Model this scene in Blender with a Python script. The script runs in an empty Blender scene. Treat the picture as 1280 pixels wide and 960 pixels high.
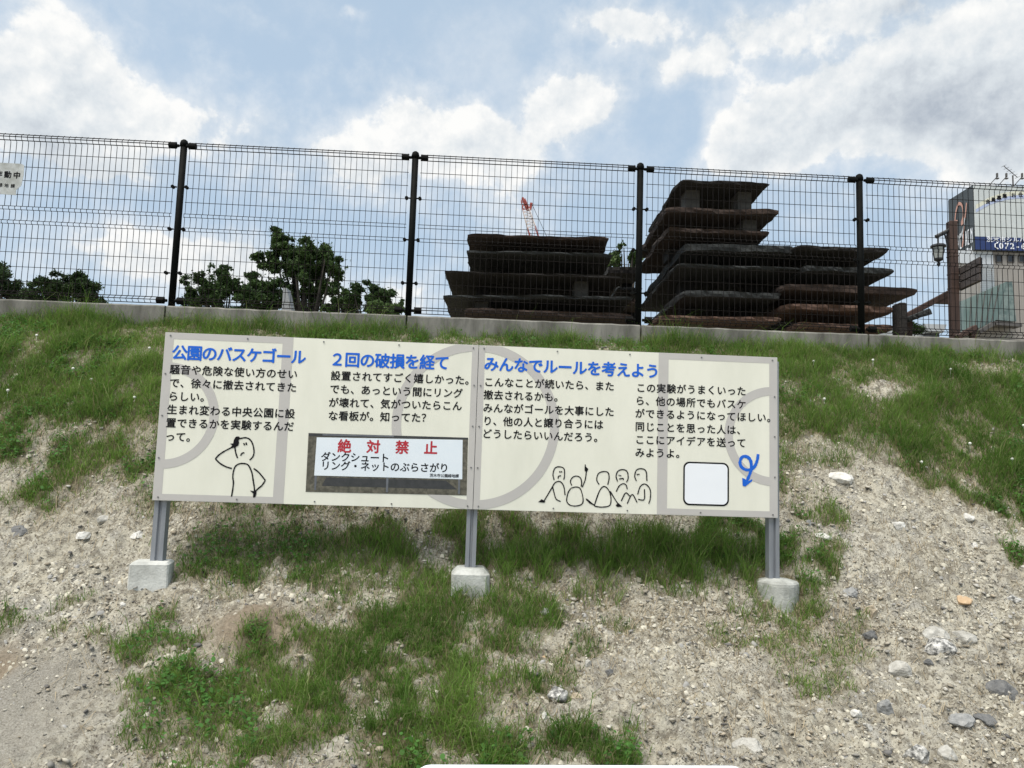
import bpy, math, random
import numpy as np
from mathutils import Vector, Matrix

random.seed(7)
RNG = np.random.default_rng(11)
SC = bpy.context.scene
COL = SC.collection

# ---------------------------------------------------------------- camera, world, sun, exposure
# Metres, eye of the camera at the origin, Y forward, Z up; the lower ground is 1.62 m below the eye.
PITCH, ROLL, FPX = 0.1028, 0.0321, 961.0
_f = np.array([0, math.cos(PITCH), math.sin(PITCH)])
_u = np.array([0, -math.sin(PITCH), math.cos(PITCH)])
_r = np.array([1.0, 0, 0])
CAM_R = math.cos(ROLL) * _r + math.sin(ROLL) * _u
CAM_U = math.cos(ROLL) * _u - math.sin(ROLL) * _r
cam_data = bpy.data.cameras.new('camera')
cam_data.sensor_width = 36.0
cam_data.lens = FPX / 1280 * 36.0
cam_data.clip_start, cam_data.clip_end = 0.05, 3000
cam = bpy.data.objects.new('camera', cam_data)
COL.objects.link(cam)
cam.matrix_world = Matrix([[CAM_R[i], CAM_U[i], -_f[i], 0] for i in range(3)] + [[0, 0, 0, 1]])
SC.camera = cam

SUN_EL, SUN_AZ = math.radians(64), math.radians(-140)      # behind the camera, to its left
sun_dir = Vector((math.sin(SUN_AZ) * math.cos(SUN_EL), math.cos(SUN_AZ) * math.cos(SUN_EL), math.sin(SUN_EL)))
sun_data = bpy.data.lights.new('sun', 'SUN')
sun_data.energy = 2.5
sun_data.angle = math.radians(45)
sun_data.color = (1.0, 0.93, 0.82)
sun = bpy.data.objects.new('sun', sun_data)
COL.objects.link(sun)
sun.rotation_euler = sun_dir.to_track_quat('Z', 'Y').to_euler()
sun.location = (-8, -8, 20)

SKY_STRENGTH = 0.10
CLOUD_GAIN = 5.3
SC.view_settings.view_transform = 'Standard'
SC.view_settings.look = 'None'
SC.view_settings.gamma = 1.0
SC.view_settings.use_curve_mapping = False
SC.view_settings.exposure = 0.9

PATCH = [(-3.16, 5.81, 1.49, 0.66, 1.0), (-2.62, 5.26, 0.77, 0.31, 0.85), (-3.71, 6.51, 1.98, 0.18, 0.8), (-2.21, 4.97, 0.44, 0.12, 0.4), (-2.83, 4.88, 0.28, 0.13, 0.45), (-1.3, 6.34, 2.69, 0.16, 0.8), (0.7, 6.37, 2.27, 0.15, 0.8), (-1.63, 5.43, 1.38, 0.56, 0.8), (0.62, 5.53, 1.42, 0.52, 0.7), (3.36, 6.19, 1.31, 0.32, 0.95), (2.54, 5.61, 0.43, 0.31, 0.7), (3.56, 5.66, 0.89, 0.5, 1), (3.71, 5.19, 0.52, 0.3, 1), (2.87, 5.43, 0.48, 0.21, 0.95), (2.57, 5.94, 0.39, 0.42, 0.7), (2.18, 4.94, 0.24, 0.18, 0.6), (3.36, 4.59, 0.13, 0.12, 0.7), (1.14, 4.55, 0.87, 0.18, 1), (1.86, 4.5, 0.13, 0.14, 0.95), (0.06, 4.52, 0.28, 0.23, 0.85), (-0.54, 4.55, 0.3, 0.14, 0.85), (-1.01, 4.44, 0.67, 0.21, 0.6), (-0.28, 4.26, 0.52, 0.18, 0.6), (-1.42, 4.48, 0.26, 0.12, 0.6), (-0.34, 3.7, 0.48, 0.42, 1), (-1.0, 3.71, 0.27, 0.21, 0.8), (-1.07, 3.41, 0.3, 0.3, 0.5), (-0.59, 3.32, 0.49, 0.28, 0.6), (-0.12, 3.24, 0.26, 0.25, 0.95), (0.19, 4.16, 0.26, 0.18, 0.65), (0.25, 3.66, 0.24, 0.16, 0.4), (0.36, 3.19, 0.21, 0.12, 0.85), (-1.49, 3.88, 0.21, 0.14, 0.55), (-2.17, 3.99, 0.21, 0.08, 0.4), (1.7, 3.77, 0.2, 0.18, 0.35), (1.66, 4.06, 0.26, 0.19, 0.45), (0.64, 3.99, 0.16, 0.1, 0.3), (-0.76, 3.12, 0.36, 0.14, 0.6), (1.91, 4.04, 0.17, 0.13, 0.3), (-0.82, 3.47, 0.41, 0.31, 0.65), (-0.09, 3.9, 0.32, 0.25, 0.75), (-0.62, 4.25, 0.64, 0.22, 0.6), (-0.06, 3.2, 0.35, 0.18, 0.75), (1.63, 4.21, 0.22, 0.14, 0.4), (1.22, 4.3, 0.49, 0.09, 0.3), (2.4, 5.43, 0.24, 0.28, 0.55), (2.79, 6.45, 0.44, 0.18, 0.8), (0.02, 4.3, 0.18, 0.09, 0.8), (1.74, 4.26, 0.18, 0.08, 0.8), (-2.69, 5.13, 0.75, 0.24, 0.9), (-2.26, 5.07, 0.25, 0.17, 0.8)]

BARE = [(3.25, 5.89, 0.3, 0.11, 0.9), (4.28, 6.23, 0.36, 0.14, 0.6), (2.42, 5.32, 0.26, 0.12, 0.6), (-1.08, 4.03, 0.24, 0.14, 1), (-2.72, 5.97, 0.35, 0.09, 0.3), (-0.62, 4.01, 0.1, 0.16, 0.35), (0.14, 3.49, 0.11, 0.21, 0.5)]
ROCKS = [(2.147, 4.642, 0.096, 0.037), (2.769, 4.259, 0.106, 0.048), (2.416, 3.979, 0.145, 0.068), (2.573, 3.992, 0.119, 0.069), (2.369, 3.857, 0.141, 0.085), (2.255, 3.759, 0.041, 0.032), (1.144, 3.18, 0.098, 0.077), (1.7, 3.378, 0.047, 0.031), (1.708, 3.306, 0.043, 0.043), (1.866, 3.434, 0.073, 0.089), (2.142, 4.299, 0.075, 0.045), (2.086, 4.271, 0.04, 0.035), (2.172, 4.151, 0.078, 0.078), (2.078, 3.974, 0.065, 0.042), (3.088, 4.315, 0.077, 0.05), (2.671, 4.728, 0.09, 0.045), (2.257, 3.362, 0.084, 0.038), (2.142, 3.344, 0.116, 0.058), (1.837, 3.155, 0.091, 0.076), (1.964, 3.166, 0.07, 0.054), (2.079, 3.711, 0.097, 0.071), (2.495, 3.578, 0.127, 0.073), (0.409, 4.1, 0.06, 0.03), (0.378, 3.823, 0.036, 0.02), (0.574, 3.695, 0.047, 0.039), (0.665, 3.652, 0.039, 0.039), (0.403, 3.448, 0.079, 0.065), (0.494, 3.477, 0.051, 0.044), (0.672, 3.545, 0.053, 0.038), (0.337, 3.333, 0.028, 0.035), (-2.124, 4.653, 0.075, 0.043), (-2.192, 4.531, 0.079, 0.031), (-1.895, 4.54, 0.077, 0.041), (-2.562, 4.58, 0.131, 0.066), (-2.193, 4.109, 0.048, 0.044), (-1.749, 4.094, 0.046, 0.028), (2.456, 5.075, 0.147, 0.053), (3.204, 4.876, 0.085, 0.049), (2.091, 4.726, 0.043, 0.038), (3.102, 4.675, 0.058, 0.041)]
CLOUDS = [(-31.5, 23.3, 6.0, 4.3, 1.1), (-32.5, 19.5, 8.9, 3.6, 0.9), (-23.4, 21.9, 6.6, 3.0, 0.6), (-3.1, 23.1, 6.6, 2.9, 1.1), (-10.5, 24.7, 5.4, 4.2, 0.6), (-13.2, 20.4, 7.2, 3.0, 0.6), (4.3, 26.5, 4.5, 2.4, 0.95), (7.9, 31.2, 6.0, 1.8, 0.85), (15.4, 28.0, 2.9, 2.5, 0.7), (11.3, 27.8, 2.1, 1.5, 0.6), (18.8, 23.7, 4.5, 2.3, 0.95), (25.8, 25.1, 7.2, 2.3, 0.95), (31.9, 26.5, 6.6, 2.4, 0.8), (27.5, 22.6, 8.3, 3.6, 0.8), (26.1, 29.9, 13.1, 2.4, 0.75), (32.6, 22.2, 7.2, 4.2, 0.8), (17.4, 22.0, 3.6, 1.5, 0.8), (-27.7, 12.3, 10.1, 3.0, 0.6), (-20.1, 13.3, 6.0, 2.4, 0.7), (-9.8, 11.9, 8.9, 2.4, 0.6), (-0.4, 18.2, 5.4, 3.6, 0.5), (32.1, 19.9, 3.6, 1.5, 0.6), (20.7, 17.7, 7.2, 1.8, 0.25), (-14.5, 30.7, 1.5, 0.5, 0.5), (-21.3, 29.6, 3.6, 1.2, 0.35), (-34.1, 26.9, 5.4, 1.2, 0.3), (28.7, 13.9, 3.6, 3.6, 0.4), (-0.3, 14.8, 5.4, 2.4, 0.4)]

# clouds: azimuth, elevation, half width, half height (degrees), weight; then the grey undersides
GREYS = [(28, 24, 8, 3.2, .9), (33, 22, 6, 3, .8), (17, 30.5, 8, 2.2, .6), (31, 29.5, 7, 2.5, .7), (-26, 18.5, 9, 2.2, .5), (-33, 18, 6, 2, .4), (-12, 19.5, 6, 2.2, .35), (22, 19.5, 6, 1.2, .4)]


def build_world():
    w = bpy.data.worlds.new('World')
    SC.world = w
    w.use_nodes = True
    nt = w.node_tree
    nt.nodes.clear()
    N = nt.nodes.new
    L = nt.links.new

    def m(op, a, b=None, c=None, clamp=False):
        n = N('ShaderNodeMath')
        n.operation = op
        n.use_clamp = clamp
        for i, v in enumerate((a, b, c)):
            if v is None:
                continue
            if isinstance(v, (int, float)):
                n.inputs[i].default_value = v
            else:
                L(v, n.inputs[i])
        return n.outputs[0]
    tc = N('ShaderNodeTexCoord')
    nrm = N('ShaderNodeVectorMath'); nrm.operation = 'NORMALIZE'
    L(tc.outputs['Generated'], nrm.inputs[0])
    sep = N('ShaderNodeSeparateXYZ')
    L(nrm.outputs[0], sep.inputs[0])
    az = m('MULTIPLY', m('ARCTAN2', sep.outputs[0], sep.outputs[1]), 57.29578)
    el = m('MULTIPLY', m('ARCSINE', sep.outputs[2]), 57.29578)

    def noise(scale, detail, rough, w4=0.0):
        n = N('ShaderNodeTexNoise')
        n.noise_dimensions = '4D'
        n.inputs['W'].default_value = w4
        n.inputs['Scale'].default_value = scale
        n.inputs['Detail'].default_value = detail
        n.inputs['Roughness'].default_value = rough
        L(nrm.outputs[0], n.inputs['Vector'])
        return n
    n1 = noise(8.0, 6, .6, 1.3)
    s1 = N('ShaderNodeSeparateColor')
    L(n1.outputs['Color'], s1.inputs[0])
    az2 = m('MULTIPLY_ADD', m('SUBTRACT', s1.outputs[0], .5), 7.0, az)
    el2 = m('MULTIPLY_ADD', m('SUBTRACT', s1.outputs[1], .5), 5.0, el)

    def blobs(lst):
        acc = 0.0
        for a, e, rx, ry, s in lst:
            da = m('MULTIPLY_ADD', az2, 1 / rx, -a / rx)
            de = m('MULTIPLY_ADD', el2, 1 / ry, -e / ry)
            q = m('MULTIPLY_ADD', da, da, m('MULTIPLY', de, de))
            acc = m('MULTIPLY_ADD', m('POWER', 0.3, q), s, acc)
        return acc
    dens = blobs(CLOUDS)
    grey = blobs(GREYS)
    # loose cloud over the rest of the sky, outside the part the blobs describe
    far = m('MULTIPLY', m('SUBTRACT', noise(2.2, 6, .6, 7.1).outputs['Fac'], .38), 2.2)
    out_w = m('MAXIMUM', m('MULTIPLY_ADD', m('ABSOLUTE', az), 1 / 10.0, -4.0, clamp=True), m('MULTIPLY_ADD', el, 1 / 10.0, -3.6, clamp=True))
    dens = m('MULTIPLY_ADD', far, out_w, dens)
    fbn = noise(15.0, 10, .6, 2.2)
    fb = fbn.outputs['Fac']
    d2 = m('MULTIPLY_ADD', m('SUBTRACT', fb, .5), 1.5, dens)

    def step(v, a, b):
        mr = N('ShaderNodeMapRange'); mr.interpolation_type = 'SMOOTHSTEP'
        L(v, mr.inputs[0])
        mr.inputs[1].default_value, mr.inputs[2].default_value = a, b
        return mr.outputs[0]
    crisp = step(d2, .46, .78)
    soft = m('MULTIPLY', step(d2, .05, .95), .72)
    wisp = m('MULTIPLY', step(noise(4.2, 8, .66, 9.7).outputs['Fac'], .48, .78), .38)
    mask = m('MAXIMUM', m('MAXIMUM', crisp, soft), wisp)
    # billows: the side of each lump that faces up to the light is whiter
    up = N('ShaderNodeVectorMath'); up.operation = 'ADD'
    L(nrm.outputs[0], up.inputs[0])
    up.inputs[1].default_value = (-.008, 0, .016)
    fbu = noise(15.0, 10, .6, 2.2)
    L(up.outputs[0], fbu.inputs['Vector'])
    relief = m('SUBTRACT', fbu.outputs['Fac'], fb)
    fb2 = noise(6.0, 5, .55, 5.5).outputs['Fac']
    sh = m('MULTIPLY_ADD', m('SUBTRACT', fb2, .5), .8, m('MULTIPLY_ADD', grey, .46, .16))
    sh = m('MULTIPLY_ADD', relief, 2.0, sh)
    sh = m('ADD', sh, m('MULTIPLY_ADD', step(d2, .5, 1.5), .22, -.06), clamp=True)
    ramp = N('ShaderNodeValToRGB')
    L(sh, ramp.inputs[0])
    cr = ramp.color_ramp
    cr.elements[0].position = 0.0
    cr.elements[0].color = (1.0, 1.0, .985, 1)
    cr.elements[1].position = 1.0
    cr.elements[1].color = (.47, .525, .60, 1)
    e = cr.elements.new(.45); e.color = (.75, .80, .84, 1)
    gain = N('ShaderNodeVectorMath'); gain.operation = 'SCALE'
    L(ramp.outputs[0], gain.inputs[0])
    gain.inputs['Scale'].default_value = CLOUD_GAIN
    sky = N('ShaderNodeTexSky')
    sky.sky_type = 'NISHITA'
    sky.sun_disc = False
    sky.sun_elevation = SUN_EL
    sky.sun_rotation = SUN_AZ
    sky.air_density = 1.0
    sky.dust_density = 1.5
    sky.ozone_density = 1.2
    # thin high veil between the clouds
    veil = N('ShaderNodeMix'); veil.data_type = 'RGBA'
    veil.inputs['Factor'].default_value = .8
    L(sky.outputs[0], veil.inputs['A'])
    veil.inputs['B'].default_value = (.53 * CLOUD_GAIN, .665 * CLOUD_GAIN, .80 * CLOUD_GAIN, 1)
    mix = N('ShaderNodeMix'); mix.data_type = 'RGBA'
    L(mask, mix.inputs['Factor'])
    L(veil.outputs['Result'], mix.inputs['A'])
    L(gain.outputs[0], mix.inputs['B'])
    bg = N('ShaderNodeBackground')
    bg.inputs['Strength'].default_value = SKY_STRENGTH
    L(mix.outputs['Result'], bg.inputs['Color'])
    out = N('ShaderNodeOutputWorld')
    L(bg.outputs[0], out.inputs['Surface'])


build_world()

# ---------------------------------------------------------------- helpers


def at(x, y, Y):
    """The point that stands Y metres ahead on the sight line through photo pixel (x, y)."""
    v = _f + CAM_R * (x - 640) / FPX + CAM_U * (480 - y) / FPX
    return Vector((v / v[1] * Y).tolist())


FA = 0.0473                      # fence, wall and slope run along this direction
CA, SA = math.cos(FA), math.sin(FA)


def W(xs, t, z=0.0):
    """Along the fence, away from the camera, up -> world."""
    return (xs * CA - t * SA, xs * SA + t * CA, z)


def tag(o, label=None, cat=None, group=None, kind=None):
    for k, v in (('label', label), ('category', cat), ('group', group), ('kind', kind)):
        if v:
            o[k] = v
    return o


def empty(name, loc, rz=0.0, label=None, cat=None, group=None):
    o = bpy.data.objects.new(name, None)
    o.empty_display_size = .1
    o.location = loc
    o.rotation_euler = (0, 0, rz)
    COL.objects.link(o)
    return tag(o, label, cat, group)


class MB:
    """Collects shapes and links them as ONE mesh object."""

    def __init__(s):
        s.v, s.f, s.m = [], [], []

    def add(s, v, f, mi=0):
        b = len(s.v)
        s.v += [tuple(p) for p in v]
        s.f += [tuple(i + b for i in q) for q in f]
        s.m += [mi] * len(f)

    def box(s, c, d, R=None, mi=0, bev=0.0, taper=1.0):
        x, y, z = d[0] / 2, d[1] / 2, d[2] / 2
        if bev:
            b = bev
            rings = []
            for zz, ins in ((-z, b), (-z + b, 0), (z - b, 0), (z, b)):
                k = 1 + (taper - 1) * (zz + z) / (2 * z)
                xx, yy = (x - ins) * k, (y - ins) * k
                q = b * .6
                rings.append([(-xx + q, -yy, zz), (xx - q, -yy, zz), (xx, -yy + q, zz), (xx, yy - q, zz), (xx - q, yy, zz), (-xx + q, yy, zz), (-xx, yy - q, zz), (-xx, -yy + q, zz)])
            v = [p for r in rings for p in r]
            f = [(8 * r + i, 8 * r + (i + 1) % 8, 8 * r + 8 + (i + 1) % 8, 8 * r + 8 + i) for r in range(3) for i in range(8)]
            f += [tuple(range(7, -1, -1)), tuple(range(24, 32))]
        else:
            k = taper
            v = [(-x, -y, -z), (x, -y, -z), (x, y, -z), (-x, y, -z), (-x * k, -y * k, z), (x * k, -y * k, z), (x * k, y * k, z), (-x * k, y * k, z)]
            f = [(0, 3, 2, 1), (4, 5, 6, 7), (0, 1, 5, 4), (1, 2, 6, 5), (2, 3, 7, 6), (3, 0, 4, 7)]
        c = Vector(c)
        v = [c + (R @ Vector(p) if R else Vector(p)) for p in v]
        s.add(v, f, mi)

    def tube(s, pts, r, n=6, mi=0, cap=True):
        pts = [Vector(p) for p in pts]
        rr = r if isinstance(r, (list, tuple)) else [r] * len(pts)
        v = []
        d0 = (pts[1] - pts[0]).normalized()
        a = Vector((0, 0, 1)) if abs(d0.z) < .9 else Vector((1, 0, 0))
        X = d0.cross(a).normalized()
        for i, p in enumerate(pts):
            d = (pts[min(i + 1, len(pts) - 1)] - pts[max(i - 1, 0)]).normalized()
            X = (X - d * X.dot(d)).normalized()
            Yv = d.cross(X)
            for k in range(n):
                t = 2 * math.pi * (k + .5) / n
                v.append(p + (X * math.cos(t) + Yv * math.sin(t)) * rr[i])
        f = [(n * i + k, n * i + (k + 1) % n, n * i + n + (k + 1) % n, n * i + n + k) for i in range(len(pts) - 1) for k in range(n)]
        if cap:
            f += [tuple(range(n - 1, -1, -1)), tuple(range(n * (len(pts) - 1), n * len(pts)))]
        s.add(v, f, mi)

    def lathe(s, prof, c=(0, 0, 0), n=16, mi=0):
        """prof: (radius, z) from bottom to top."""
        v = [(c[0] + r * math.cos(2 * math.pi * k / n), c[1] + r * math.sin(2 * math.pi * k / n), c[2] + z) for r, z in prof for k in range(n)]
        f = [(n * i + k, n * i + (k + 1) % n, n * i + n + (k + 1) % n, n * i + n + k) for i in range(len(prof) - 1) for k in range(n)]
        f += [tuple(range(n - 1, -1, -1)), tuple(range(n * (len(prof) - 1), n * len(prof)))]
        s.add(v, f, mi)

    def prism(s, poly, thick, mi=0):
        """poly: 3-D outline, extruded by the vector thick."""
        n = len(poly)
        t = Vector(thick)
        v = [Vector(p) for p in poly] + [Vector(p) + t for p in poly]
        f = [tuple(range(n)), tuple(range(2 * n - 1, n - 1, -1))] + [(i, i + n, (i + 1) % n + n, (i + 1) % n) for i in range(n)]
        s.add(v, f, mi)

    def build(s, name, mats, parent=None, smooth=False):
        me = bpy.data.meshes.new(name)
        me.from_pydata([tuple(p) for p in s.v], [], s.f)
        if not isinstance(mats, (list, tuple)):
            mats = [mats]
        for mm in mats:
            me.materials.append(mm)
        if len(mats) > 1:
            me.polygons.foreach_set('material_index', s.m)
        if smooth:
            me.polygons.foreach_set('use_smooth', [True] * len(me.polygons))
        me.update()
        o = bpy.data.objects.new(name, me)
        COL.objects.link(o)
        if parent:
            o.parent = parent
        return o


def copy_of(o, parent=None):
    c = o.copy()
    COL.objects.link(c)
    if parent:
        c.parent = parent
    return c


def copy_tree(o, parent=None):
    kids = list(o.children)
    c = copy_of(o, parent)
    for k in kids:
        copy_tree(k, c)
    return c


def mat(name, c1, c2=None, rough=.8, scale=8.0, detail=6, bump=0.0, bscale=None, metallic=0.0, c3=None, spec=None, stretch=None, attr=None, leafy=0, lo=.35, hi=.65):
    """Procedural surface: two or three colours mixed by noise, noise bump."""
    mt = bpy.data.materials.new(name)
    mt.use_nodes = True
    nt = mt.node_tree
    b = nt.nodes['Principled BSDF']
    b.inputs['Roughness'].default_value = rough
    b.inputs['Metallic'].default_value = metallic
    if spec is not None:
        b.inputs['Specular IOR Level'].default_value = spec
    if attr:
        a = nt.nodes.new('ShaderNodeAttribute')
        a.attribute_name = attr
        nt.links.new(a.outputs['Color'], b.inputs['Base Color'])
        if leafy:
            tr = nt.nodes.new('ShaderNodeBsdfTranslucent')
            nt.links.new(a.outputs['Color'], tr.inputs['Color'])
            ad = nt.nodes.new('ShaderNodeMixShader')
            ad.inputs[0].default_value = leafy
            nt.links.new(b.outputs[0], ad.inputs[1])
            nt.links.new(tr.outputs[0], ad.inputs[2])
            nt.links.new(ad.outputs[0], nt.nodes['Material Output'].inputs['Surface'])
        return mt
    tc = nt.nodes.new('ShaderNodeTexCoord')
    vec = tc.outputs['Object']
    if stretch:
        mp = nt.nodes.new('ShaderNodeMapping')
        mp.inputs['Scale'].default_value = stretch
        nt.links.new(vec, mp.inputs[0])
        vec = mp.outputs[0]
    n = nt.nodes.new('ShaderNodeTexNoise')
    n.inputs['Scale'].default_value = scale
    n.inputs['Detail'].default_value = detail
    n.inputs['Roughness'].default_value = .62
    nt.links.new(vec, n.inputs['Vector'])
    r = nt.nodes.new('ShaderNodeValToRGB')
    r.color_ramp.elements[0].position = lo
    r.color_ramp.elements[1].position = hi
    r.color_ramp.elements[0].color = (*c1, 1)
    r.color_ramp.elements[1].color = (*(c2 or c1), 1)
    if c3:
        e = r.color_ramp.elements.new(hi + .12)
        e.color = (*c3, 1)
    nt.links.new(n.outputs['Fac'], r.inputs[0])
    nt.links.new(r.outputs[0], b.inputs['Base Color'])
    if bump:
        n2 = nt.nodes.new('ShaderNodeTexNoise')
        n2.inputs['Scale'].default_value = bscale or scale * 3
        n2.inputs['Detail'].default_value = 8
        nt.links.new(vec, n2.inputs['Vector'])
        bp = nt.nodes.new('ShaderNodeBump')
        bp.inputs['Strength'].default_value = bump
        bp.inputs['Distance'].default_value = .02
        nt.links.new(n2.outputs['Fac'], bp.inputs['Height'])
        nt.links.new(bp.outputs[0], b.inputs['Normal'])
    return mt


def vnoise(x, y, seed=0):
    """Smooth 2-D value noise, 0..1."""
    xi, yi = np.floor(x).astype(np.int64), np.floor(y).astype(np.int64)
    fx, fy = x - xi, y - yi
    fx, fy = fx * fx * fx * (fx * (fx * 6 - 15) + 10), fy * fy * fy * (fy * (fy * 6 - 15) + 10)

    def h(i, j):
        n = (i * 374761393 + j * 668265263 + seed * 974711) & 0xFFFFFFFF
        n = ((n ^ (n >> 13)) * 1274126177) & 0xFFFFFFFF
        return ((n ^ (n >> 16)) & 0xFFFF) / 65535.0
    a, b, c, d = h(xi, yi), h(xi + 1, yi), h(xi, yi + 1), h(xi + 1, yi + 1)
    return (a * (1 - fx) + b * fx) * (1 - fy) + (c * (1 - fx) + d * fx) * fy


def fbm(x, y, seed=0, oct=4, gain=.5):
    s, a, tot = 0, 1, 0
    for o in range(oct):
        s = s + a * vnoise(x * 2 ** o + 17.3 * o, y * 2 ** o - 9.1 * o, seed + o)
        tot += a
        a *= gain
    return s / tot


# ---------------------------------------------------------------- ground
T_ = np.array([-5, 0, 1.6, 2.4, 3.0, 3.6, 4.2, 4.8, 5.5, 6.1, 6.46, 6.6])
Z_ = np.array([-1.62, -1.62, -1.6, -1.41, -1.19, -.98, -.765, -.30, .33, .83, 1.06, 1.1])
_tt = np.linspace(-5, 6.6, 1161)
_zz = np.convolve(np.pad(np.interp(_tt, T_, Z_), 20, mode='edge'), np.ones(41) / 41, 'valid')
UPPER = 1.16


def veg(x, t):
    """How much grass grows here, 0..1."""
    dx = (fbm(x * 3.1, t * 3.1, 3, 4) - .5) * .7
    dt = (fbm(x * 3.1, t * 3.1, 13, 4) - .5) * .5
    xx, tt = x + dx, t + dt
    d = np.zeros_like(x)
    for px, pt, rx, rt, s in PATCH:
        q = ((xx - px) / (rx * 1.3)) ** 2 + ((tt - pt) / (rt * np.where(pt > 5, 1.45, 1.3))) ** 2
        d = np.maximum(d, s * np.clip(2.0 * (1 - q), 0, 1))
    for px, pt, rx, rt, s in BARE:
        q = ((x + dx * .4 - px) / rx) ** 2 + ((t + dt * .4 - pt) / rt) ** 2
        d = d * (1 - s * np.clip(1.8 * (1 - q), 0, 1))
    # the bank carries on to both sides, out of the picture
    side = np.clip((np.abs(x) - 4.3) / .5, 0, 1) * np.clip((t - 4.6 + (fbm(x * 1.5, t * 1.5, 5) - .5) * 1.2) / .4, 0, 1)
    d = np.maximum(d, side * .9)
    thin = np.clip((fbm(x * 6.5, t * 6.5, 21, 4) - .27) * 3.6, .22 + .36 * np.clip((t - 5.0) / .6, 0, 1), 1)
    return np.clip(d * thin, 0, 1)


def track(x, t):
    """The smooth wheel-worn strip at the lower left."""
    c = -1.62 - (3.95 - t) * .25
    return np.clip(1.4 - np.abs(x + dx_(x, t) - c + .25) / .42, 0, 1) * np.clip((3.85 - t) / .25, 0, 1)


def dx_(x, t):
    return (fbm(x * 2.5, t * 2.5, 77, 3) - .5) * .4


def mound(x, t):
    return np.exp(-(((x + 1.03) / .2) ** 2 + ((t - 3.88) / .15) ** 2))


def ground_z(x, t, fine=True):
    x = np.asarray(x, float)
    t = np.asarray(t, float)
    z = np.interp(t, _tt, _zz)
    z = z + (fbm(x * .9, t * .9, 31, 3) - .5) * .10 * np.clip((6.3 - t) / 1.0, 0, 1)
    z = z + mound(x, t) * (.10 + .07 * (fbm(x * 16, t * 16, 71, 3) - .5))
    # two shallow ruts beside the worn strip
    z = z - .06 * np.exp(-((x + 2.05 + (3.7 - t) * .25 + dx_(x, t)) / .07) ** 2) * np.clip((3.9 - t) / .2, 0, 1)
    if fine:
        k = 1 - .75 * track(x, t)
        z = z + (fbm(x * 5, t * 5, 41, 4, .55) - .5) * .095 * k
        r = fbm(x * 19, t * 19, 51, 3, .6)
        z = z + (np.abs(r - .5) * -2 + .35) * .065 * k
        z = z + (vnoise(x * 40, t * 40, 61) - .5) * .026 * k
    return np.where(t > 6.52, UPPER, z)


def dirt_material():
    mt = bpy.data.materials.new('bank_soil')
    mt.use_nodes = True
    nt = mt.node_tree
    N, L = nt.nodes.new, nt.links.new
    b = nt.nodes['Principled BSDF']
    b.inputs['Roughness'].default_value = .95
    b.inputs['Specular IOR Level'].default_value = .15
    tc = N('ShaderNodeTexCoord')

    def noise(scale, det=6, rough=.6):
        n = N('ShaderNodeTexNoise')
        n.inputs['Scale'].default_value = scale
        n.inputs['Detail'].default_value = det
        n.inputs['Roughness'].default_value = rough
        L(tc.outputs['Object'], n.inputs['Vector'])
        return n.outputs['Fac']

    def ramp(f, stops):
        r = N('ShaderNodeValToRGB')
        L(f, r.inputs[0])
        while len(r.color_ramp.elements) < len(stops):
            r.color_ramp.elements.new(.5)
        for e, (p, c) in zip(r.color_ramp.elements, stops):
            e.position = p
            e.color = (*c, 1)
        return r.outputs[0]

    def mix(f, a, c, mode='MIX'):
        m = N('ShaderNodeMix')
        m.data_type = 'RGBA'
        m.blend_type = mode
        if isinstance(f, float):
            m.inputs['Factor'].default_value = f
        else:
            L(f, m.inputs['Factor'])
        for s, v in (('A', a), ('B', c)):
            if isinstance(v, tuple):
                m.inputs[s].default_value = (*v, 1)
            else:
                L(v, m.inputs[s])
        return m.outputs['Result']

    def attr(n):
        a = N('ShaderNodeAttribute')
        a.attribute_name = n
        return a.outputs['Fac']
    base = ramp(noise(2.2, 8, .65), [(.3, (.35, .322, .255)), (.5, (.475, .447, .365)), (.7, (.575, .55, .472))])
    base = mix(ramp(noise(17, 8, .7), [(.47, (0, 0, 0)), (.60, (1, 1, 1))]), base, (.22, .20, .16))  # dark noise patches paint the shade of crevices into the soil colour
    base = mix(ramp(noise(5.5, 7, .7), [(.50, (0, 0, 0)), (.66, (.75, .75, .75))]), base, ramp(noise(80, 4, .7), [(.35, (.17, .165, .15)), (.5, (.32, .31, .28)), (.65, (.50, .485, .45))]))
    base = mix(ramp(noise(60, 4, .6), [(.56, (0, 0, 0)), (.7, (.8, .8, .8))]), base, (.64, .62, .55))
    base = mix(ramp(noise(95, 3, .5), [(.57, (0, 0, 0)), (.66, (1, 1, 1))]), base, (.12, .105, .085))
    base = mix(attr('track'), base, ramp(noise(140, 4, .7), [(.35, (.19, .175, .145)), (.5, (.29, .272, .235)), (.66, (.42, .40, .355))]))
    base = mix(attr('mound'), base, ramp(noise(30, 6, .7), [(.35, (.20, .165, .12)), (.65, (.33, .275, .21))]))
    humus = ramp(noise(45, 6, .7), [(.35, (.10, .085, .045)), (.55, (.19, .165, .095)), (.7, (.30, .265, .18))])
    vf = N('ShaderNodeMapRange')
    L(attr('veg'), vf.inputs[0])
    vf.inputs[1].default_value, vf.inputs[2].default_value = .05, .7
    vf.inputs[3].default_value, vf.inputs[4].default_value = 0, .92
    base = mix(vf.outputs[0], base, humus)
    L(base, b.inputs['Base Color'])
    bp = N('ShaderNodeBump')
    bp.inputs['Strength'].default_value = .9
    bp.inputs['Distance'].default_value = .02
    L(noise(75, 8, .7), bp.inputs['Height'])
    L(bp.outputs[0], b.inputs['Normal'])
    return mt


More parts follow.
